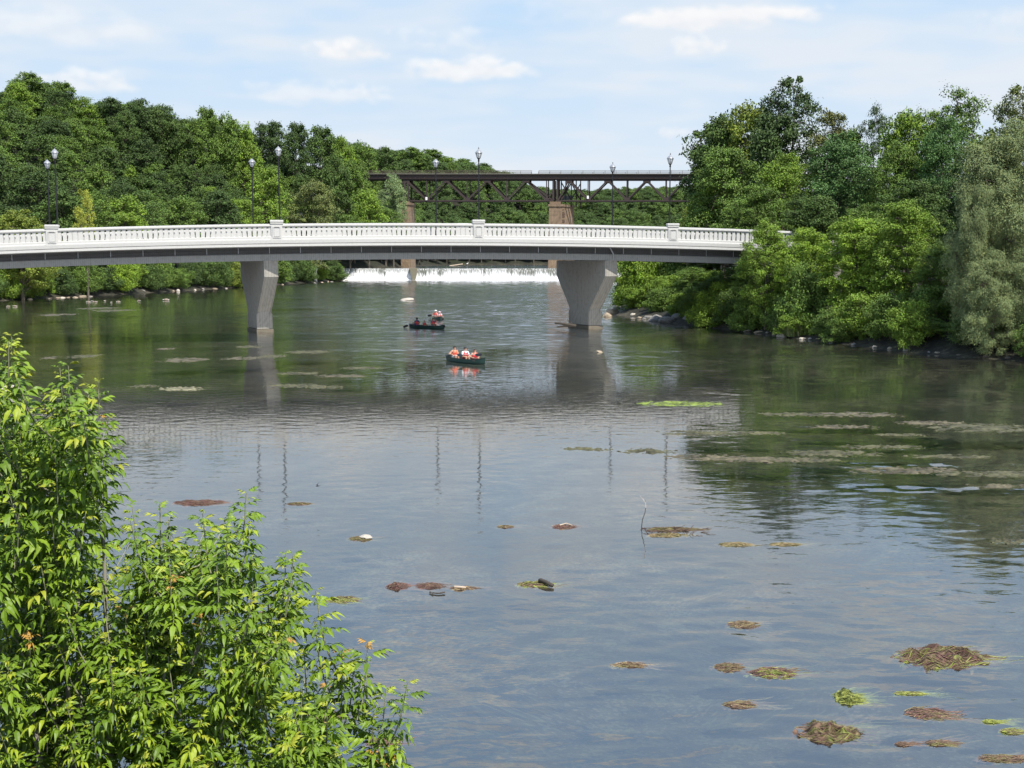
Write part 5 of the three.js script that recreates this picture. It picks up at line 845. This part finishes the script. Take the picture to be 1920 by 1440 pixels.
{
  const RED = [0.62, 0.045, 0.05], ORANGE = [0.72, 0.10, 0.045], BLACKH = [0.012, 0.009, 0.008], BROWNH = [0.05, 0.028, 0.018], WHITE = [0.8, 0.8, 0.8];
  const place = (c, l, r) => { const d = r.clone().sub(l); c.position.copy(l).add(r).multiplyScalar(0.5); c.position.y = 0.02; c.rotation.y = Math.atan2(-d.z, d.x); };
  // nearest canoe
  let l = on(838, 676), r = on(908, 683); const c1 = makeCanoe(Math.max(4.2, l.distanceTo(r) * 1.02), 'dark green canoe nearest the camera with three paddlers in red vests'); place(c1, l, r);
  const p1 = person('dark-haired person in an orange-red vest at the left end of the nearest canoe', { vest: ORANGE, shorts: WHITE, hair: BLACKH, handL: V(0.36, 0.20, -0.06), handR: V(0.30, 0.28, 0.34), belt: WHITE }); seatIn(c1, p1, -1.2, -0.16, 0.21);
  const p2 = person('person in a white shirt and red vest in the middle of the nearest canoe', { vest: RED, shirt: WHITE, shorts: [0.35, 0.05, 0.05], hair: BLACKH, handL: V(0.34, 0.18, -0.10), handR: V(0.34, 0.18, 0.10) }); seatIn(c1, p2, -0.05, -0.2, 0.20);
  const p3 = person('long-haired person in a red vest at the right end of the nearest canoe', { vest: RED, shorts: [0.5, 0.05, 0.07], hair: BROWNH, long: true, handL: V(0.30, 0.22, -0.16), handR: V(0.26, 0.22, 0.22), size: 0.94, belt: WHITE }); seatIn(c1, p3, 0.95, -0.2, 0.18);
  const d1 = -c1.position.z; paddle(at(867, 667.5, d1 - 0.5), at(848, 661, d1 + 0.3), 'dark paddle held across the left person in the nearest canoe', std(0.03, 0.03, 0.03, 0.5)); paddle(at(903, 665.5, d1 - 1.4), at(869, 664.5, d1 - 0.6), 'paddle with pale shaft held by the long-haired person in the nearest canoe');
  // canoe in the shade of the bridge
  l = on(767, 614.6); r = on(834, 617.4); const c2 = makeCanoe(Math.max(4.4, l.distanceTo(r)), 'dark canoe with three shaded paddlers under the bridge'); place(c2, l, r);
  const NAVY = [0.05, 0.07, 0.16], GREYC = [0.22, 0.22, 0.24];
  const q1 = person('person reaching out with a paddle at the left end of the shaded canoe', { vest: RED, shirt: NAVY, shorts: NAVY, hair: BLACKH, handL: V(-0.18, 0.30, -0.42), handR: V(0.22, 0.10, 0.40), skin: TANNED, lean: 0.02 }); seatIn(c2, q1, -1.25, Math.PI - 0.1, 0.24);
  const q2 = person('small person sitting low in the middle of the shaded canoe', { vest: RED, shirt: GREYC, shorts: NAVY, hair: BLACKH, long: true, handL: V(0.28, 0.12, -0.16), handR: V(0.28, 0.12, 0.16), skin: TANNED, size: 0.74 }); seatIn(c2, q2, -0.35, -0.15, 0.20);
  const q3 = person('person with one arm raised on a paddle at the right end of the shaded canoe', { vest: RED, shirt: NAVY, shorts: GREYC, hair: BLACKH, handL: V(0.20, 0.66, -0.24), handR: V(0.34, 0.26, 0.24), skin: TANNED }); seatIn(c2, q3, 0.75, -0.15, 0.24);
  const d2 = -c2.position.z; paddle(at(756.5, 613.5, d2 + 1.0), at(774, 605.5, d2 + 1.0), 'black-bladed paddle reaching left from the shaded canoe', std(0.03, 0.03, 0.03, 0.5)); paddle(at(834.5, 612.5, d2 - 1.4), at(807, 600, d2 - 0.4), 'dark paddle slanting over the right end of the shaded canoe', std(0.03, 0.03, 0.03, 0.5));
  // farthest canoe, seen end on
  const m = on(819.5, 600.5), c3 = makeCanoe(4.4, 'dark canoe seen end on, farthest upstream of the three'); c3.position.set(m.x, 0.02, m.z - 2.0); c3.rotation.y = -Math.PI / 2 + 0.18;
  const s1 = person('person in a white cap and red vest on the left in the farthest canoe', { vest: RED, shorts: WHITE, hair: BLACKH, hat: [0.8, 0.8, 0.78], handL: V(0.30, 0.24, 0.05), handR: V(0.18, 0.14, 0.46), skin: TANNED }); seatIn(c3, s1, -0.6, 0, 0.22); s1.position.x -= 0.22;
  const s2 = person('person in a pale pink hat and white shirt on the right in the farthest canoe', { vest: [0.5, 0.05, 0.07], shirt: WHITE, shorts: [0.4, 0.05, 0.06], hair: BROWNH, hat: [0.75, 0.55, 0.6], handL: V(0.30, 0.12, -0.42), handR: V(0.26, 0.30, -0.10), skin: TANNED, size: 0.95 }); seatIn(c3, s2, 0.75, -0.1, 0.16); s2.position.x += 0.08;
  const d3 = -c3.position.z; paddle(at(802, 592, d3), at(822, 590.5, d3 - 0.4), 'paddle with black blade pointing left from the farthest canoe'); paddle(at(831.5, 599.2, d3 - 1), at(817, 585.5, d3 - 1), 'paddle with white shaft dipping right of the farthest canoe', std(0.8, 0.8, 0.78, 0.5));
}

// ---------------------------------------------------------------- the box elder in the foreground
(() => {
  const rnd = mulberry(2024), tree = thing('box_elder_tree', 'large leafy green box elder in the left foreground with drooping compound leaves and orange tips', 'tree');
  const leafMats = [[0.100, 0.172, 0.011], [0.130, 0.218, 0.012], [0.182, 0.278, 0.016], [0.275, 0.345, 0.022], [0.300, 0.330, 0.026], [0.42, 0.24, 0.05]].map((c) => new THREE.MeshPhysicalMaterial({ color: new THREE.Color().setRGB(...c), roughness: 0.5, specularIntensity: 0.6, transmission: 0.15, thickness: 0, side: THREE.DoubleSide }));
  // one compound leaf: a stalk along +z with paired leaflets that droop
  function leaflet(tri, o, dir, len, w, droop, cup) {
    const up = V(0, 1, 0), side = dir.clone().cross(up).normalize(), S = 4, P = []; 
    for (let i = 0; i <= S; i++) { const t = i / S, p = o.clone().addScaledVector(dir, len * t * (1 - 0.25 * t * droop)).add(V(0, -len * (0.10 * t + 0.75 * t * t) * droop, 0)), ww = w * [0.12, 0.82, 1, 0.55, 0.02][i] * (i === 3 ? 1 + 0.2 * cup : 1); P.push([p, p.clone().addScaledVector(side, ww).add(V(0, ww * cup, 0)), p.clone().addScaledVector(side, -ww).add(V(0, ww * cup, 0))]); }
    for (let i = 0; i < S; i++) for (const k of [1, 2]) { const [a, b, c, d] = [P[i][0], P[i][k], P[i + 1][k], P[i + 1][0]]; const q = k === 1 ? [a, b, c, a, c, d] : [a, c, b, a, d, c]; for (const v of q) tri.push(v.x, v.y, v.z); }
  }
  function compound(seed, pairs, L) {
    const r = mulberry(seed), tri = [], stalk = (t) => V(0.02 * Math.sin(t * 2), -0.30 * L * t * t, L * 0.72 * t);
    const cyl = []; for (let i = 0; i <= 4; i++) cyl.push(stalk(i / 4));
    for (let i = 0; i < 4; i++) { const a = cyl[i], b = cyl[i + 1], w = 0.0022; tri.push(a.x - w, a.y, a.z, a.x + w, a.y, a.z, b.x + w, b.y, b.z, a.x - w, a.y, a.z, b.x + w, b.y, b.z, b.x - w, b.y, b.z); }
    for (let k = 0; k < pairs; k++) for (const s of [-1, 1]) { const t = 0.42 + 0.46 * k / Math.max(1, pairs - 1 || 1), d = V(s * (0.85 + 0.25 * r()), 0.12 * r(), 0.55 + 0.3 * r()).normalize(); leaflet(tri, stalk(t), d, L * (0.42 + 0.12 * r()), L * (0.080 + 0.022 * r()), 0.6 + 0.95 * r(), 0.15 + 0.35 * r()); }
    leaflet(tri, stalk(1), V(0.15 * (r() - 0.5), -0.2, 1).normalize(), L * 0.48, L * 0.10, 0.7 + 0.8 * r(), 0.3);
    return soup(tri);
  }
  const variants = [compound(1, 2, 0.165), compound(2, 2, 0.18), compound(3, 3, 0.20), compound(4, 1, 0.15), compound(5, 2, 0.155), compound(6, 3, 0.185), compound(7, 2, 0.13)];
  // shoots: their tips are spread through the outline of the crown, nearest ones lowest
  const OUT = [[-60, 628], [30, 628], [62, 648], [40, 690], [30, 740], [75, 745], [95, 690], [125, 678], [178, 705], [212, 770], [205, 850], [192, 935], [215, 985], [262, 935], [330, 945], [400, 960], [452, 918], [490, 925], [503, 1010], [520, 1035], [560, 1030], [590, 1065], [628, 1108], [600, 1150], [595, 1200], [615, 1250], [660, 1290], [640, 1330], [640, 1375], [680, 1420], [690, 1560], [-60, 1560]];
  const inside = (x, y) => { let c = false; for (let i = 0, j = OUT.length - 1; i < OUT.length; j = i++) { const [ax, ay] = OUT[i], [bx, by] = OUT[j]; if ((ay > y) !== (by > y) && x < (bx - ax) * (y - ay) / (by - ay) + ax) c = !c; } return c; };
  const tips = [[22, 632, 9.6], [128, 686, 9.3], [184, 716, 9.2], [48, 755, 9.5], [202, 785, 9.2], [198, 840, 9.2], [112, 690, 9.3], [16, 640, 9.5], [462, 925, 9.0], [300, 945, 9.3], [380, 962, 9.1], [550, 1040, 9.0], [592, 1108, 8.9], [536, 1040, 9.1], [248, 950, 9.4], [690, 1206, 8.9], [664, 1238, 9.0], [764, 1282, 8.8], [724, 1292, 8.9], [742, 1398, 8.7], [700, 1412, 8.7], [700, 1340, 8.8], [180, 905, 9.2], [470, 990, 9.0], [640, 1225, 8.9], [590, 1165, 8.9], [722, 1420, 8.7]];
  for (let tries = 0; tries < 9000 && tips.length < 400; tries++) { const x = -50 + 820 * rnd(), y = 640 + 900 * rnd(); if (!inside(x, y) || !inside(x, y - 12) || !inside(x + (x < 260 ? 12 : 30), y) ) continue; const d = 8.5 + 2.4 * rnd() - 0.5 * ss(900, 1450, y); if (tips.some(([a, b, e]) => Math.hypot(a - x, b - y) < (Math.abs(e - d) < 0.7 ? 41 : 24))) continue; tips.push([x, y, d]); }
  const base = V(-3.5, ground(-3.5, 8.9) - 0.3, -8.9);
  // main stems from the stool, each a curve to one of the high tips
  const mains = [[10, 770, 9.6], [70, 860, 9.5], [140, 850, 9.3], [190, 860, 9.2], [300, 1060, 9.3], [440, 1040, 9.0], [540, 1130, 9.0], [650, 1290, 8.9], [700, 1320, 8.8], [690, 1440, 8.8], [110, 1050, 9.0], [330, 1150, 8.7], [420, 1250, 8.6], [230, 1300, 8.6], [20, 1100, 8.9]].map(([x, y, d], i) => { const e = at(x, y, d), b = base.clone().add(V((i % 4 - 1.5) * 0.16, 0, (i % 3 - 1) * 0.18)), m1 = b.clone().lerp(e, 0.35).add(V((b.x - e.x) * 0.13, 0.25, 0)), m2 = b.clone().lerp(e, 0.7).add(V((b.x - e.x) * 0.08, 0.16, 0)); return new THREE.CatmullRomCurve3([b, m1, m2, e]); });
  const stems = [], twigs = [];
  mains.forEach((c, i) => { const pts = c.getPoints(16).slice(0, 15); stems.push(tube(pts, pts.map((_, k) => lerp(0.055, 0.012, k / 14)), 7)); });
  const samples = mains.flatMap((c) => c.getPoints(24));
  const leaves = [];
  for (const [x, y, d] of tips) {
    const tip = at(x, y, d); let best = null, bd = 1e9;
    for (const s of samples) { const q = Math.hypot(s.x - tip.x, (s.y - (tip.y - 0.55)) * 1.1, s.z - tip.z); if (s.y < tip.y - 0.08 && q < bd) { bd = q; best = s; } }
    if (!best) best = base;
    const out = tip.clone().sub(best).setY(0), L = tip.distanceTo(best), mid = best.clone().lerp(tip, 0.5).addScaledVector(out, 0.18).add(V(0, -0.06, 0));
    const curve = new THREE.CatmullRomCurve3([best, mid, tip]), len = curve.getLength(), pts = curve.getPoints(8);
    twigs.push(tube(pts, pts.map((_, k) => lerp(Math.min(0.014, 0.006 + 0.004 * L), 0.0035, k / 8)), 5));
    const reach = Math.min(len * 0.93, 0.85 + 0.3 * rnd()), step = 0.055; let ring = rnd() * 6.28; const tipTone = rnd();
    for (let s = 0; s < reach; s += step) {
      const t = 1 - s / len, p = curve.getPointAt(clamp(t, 0, 1)), tan = curve.getTangentAt(clamp(t, 0, 1)), a = V(tan.y, -tan.x, 0.13).normalize(), b = tan.clone().cross(a).normalize(); ring += Math.PI / 2 + (rnd() - 0.5) * 0.5;
      for (const q of [0, Math.PI]) {
        if (rnd() < 0.06) continue;
        const dir = a.clone().multiplyScalar(Math.cos(ring + q)).addScaledVector(b, Math.sin(ring + q)).addScaledVector(tan, 0.25 + 0.75 * (1 - ss(0, 0.3, s)));
        dir.y += 0.25; dir.normalize();
        const size = (0.42 + 0.58 * ss(0, 0.22, s)) * (0.8 + 0.4 * rnd());
        const young = 1 - ss(0.02, 0.28, s); let m = Math.floor(rnd() * 2.4) + (rnd() < 0.25 ? 1 : 0); if (rnd() < young * 0.62) m = 3 + (rnd() < 0.45 ? 1 : 0); if (s < 0.1 && tipTone < 0.13 && rnd() < 0.75) m = 5;
        leaves.push({ p, dir, size, m: Math.min(m, 5), v: Math.floor(rnd() * variants.length), roll: (rnd() - 0.5) * 0.7, near: p.distanceTo(camera.position) - 0.9 * (1 - s) + (p.y < 3.2 ? 2 : 0) });
      }
    }
  }
  part('stem', merge(stems), std(0.27, 0.25, 0.21, 0.9), tree); part('twigs', merge(twigs), std(0.24, 0.24, 0.15, 0.8), tree);
  const place = (l) => { const z = l.dir.clone(), x = V(0, 1, 0).cross(z).normalize(), y = z.clone().cross(x); const m = new THREE.Matrix4().makeBasis(x, y, z); m.multiply(new THREE.Matrix4().makeRotationZ(l.roll)); m.scale(V(l.size, l.size, l.size)); m.setPosition(l.p); return m; };
  leaves.sort((a, b) => a.near - b.near);
  const rest = leafMats.map(() => []);
  leaves.forEach((l, i) => { const m = place(l); if (i < 300) { const o = part('leaf', variants[l.v], leafMats[l.m], tree); m.decompose(o.position, o.quaternion, o.scale); } else rest[l.m].push(variants[l.v].clone().applyMatrix4(m)); });
  const g = mergeGeometries(rest.map((r) => mergeGeometries(r)), true), o = part('foliage', g, leafMats, tree); o.userData.kind = 'stuff';
  console.log('box elder leaves', leaves.length, 'shoots', tips.length);
})();

// ---------------------------------------------------------------- alike things told apart by their order from left to right
{
  const by = new Map();
  for (const o of scene.children) if (o.userData.label && o.userData.group) { if (!by.has(o.userData.label)) by.set(o.userData.label, []); by.get(o.userData.label).push(o); }
  const ORD = ['', 'second', 'third', 'fourth', 'fifth', 'sixth', 'seventh', 'eighth', 'ninth', 'tenth', 'eleventh'];
  for (const [label, list] of by) if (list.length > 1 && list.length <= 12 && label.split(' ').length <= 12) {
    list.sort((a, b) => pxOf(a.position)[0] - pxOf(b.position)[0]);
    list.forEach((o, i) => { o.userData.label = label + ', ' + (i === 0 ? 'leftmost of them' : i === list.length - 1 ? 'rightmost of them' : ORD[i] + ' from the left'); });
  }
}
renderer.render(scene, camera);
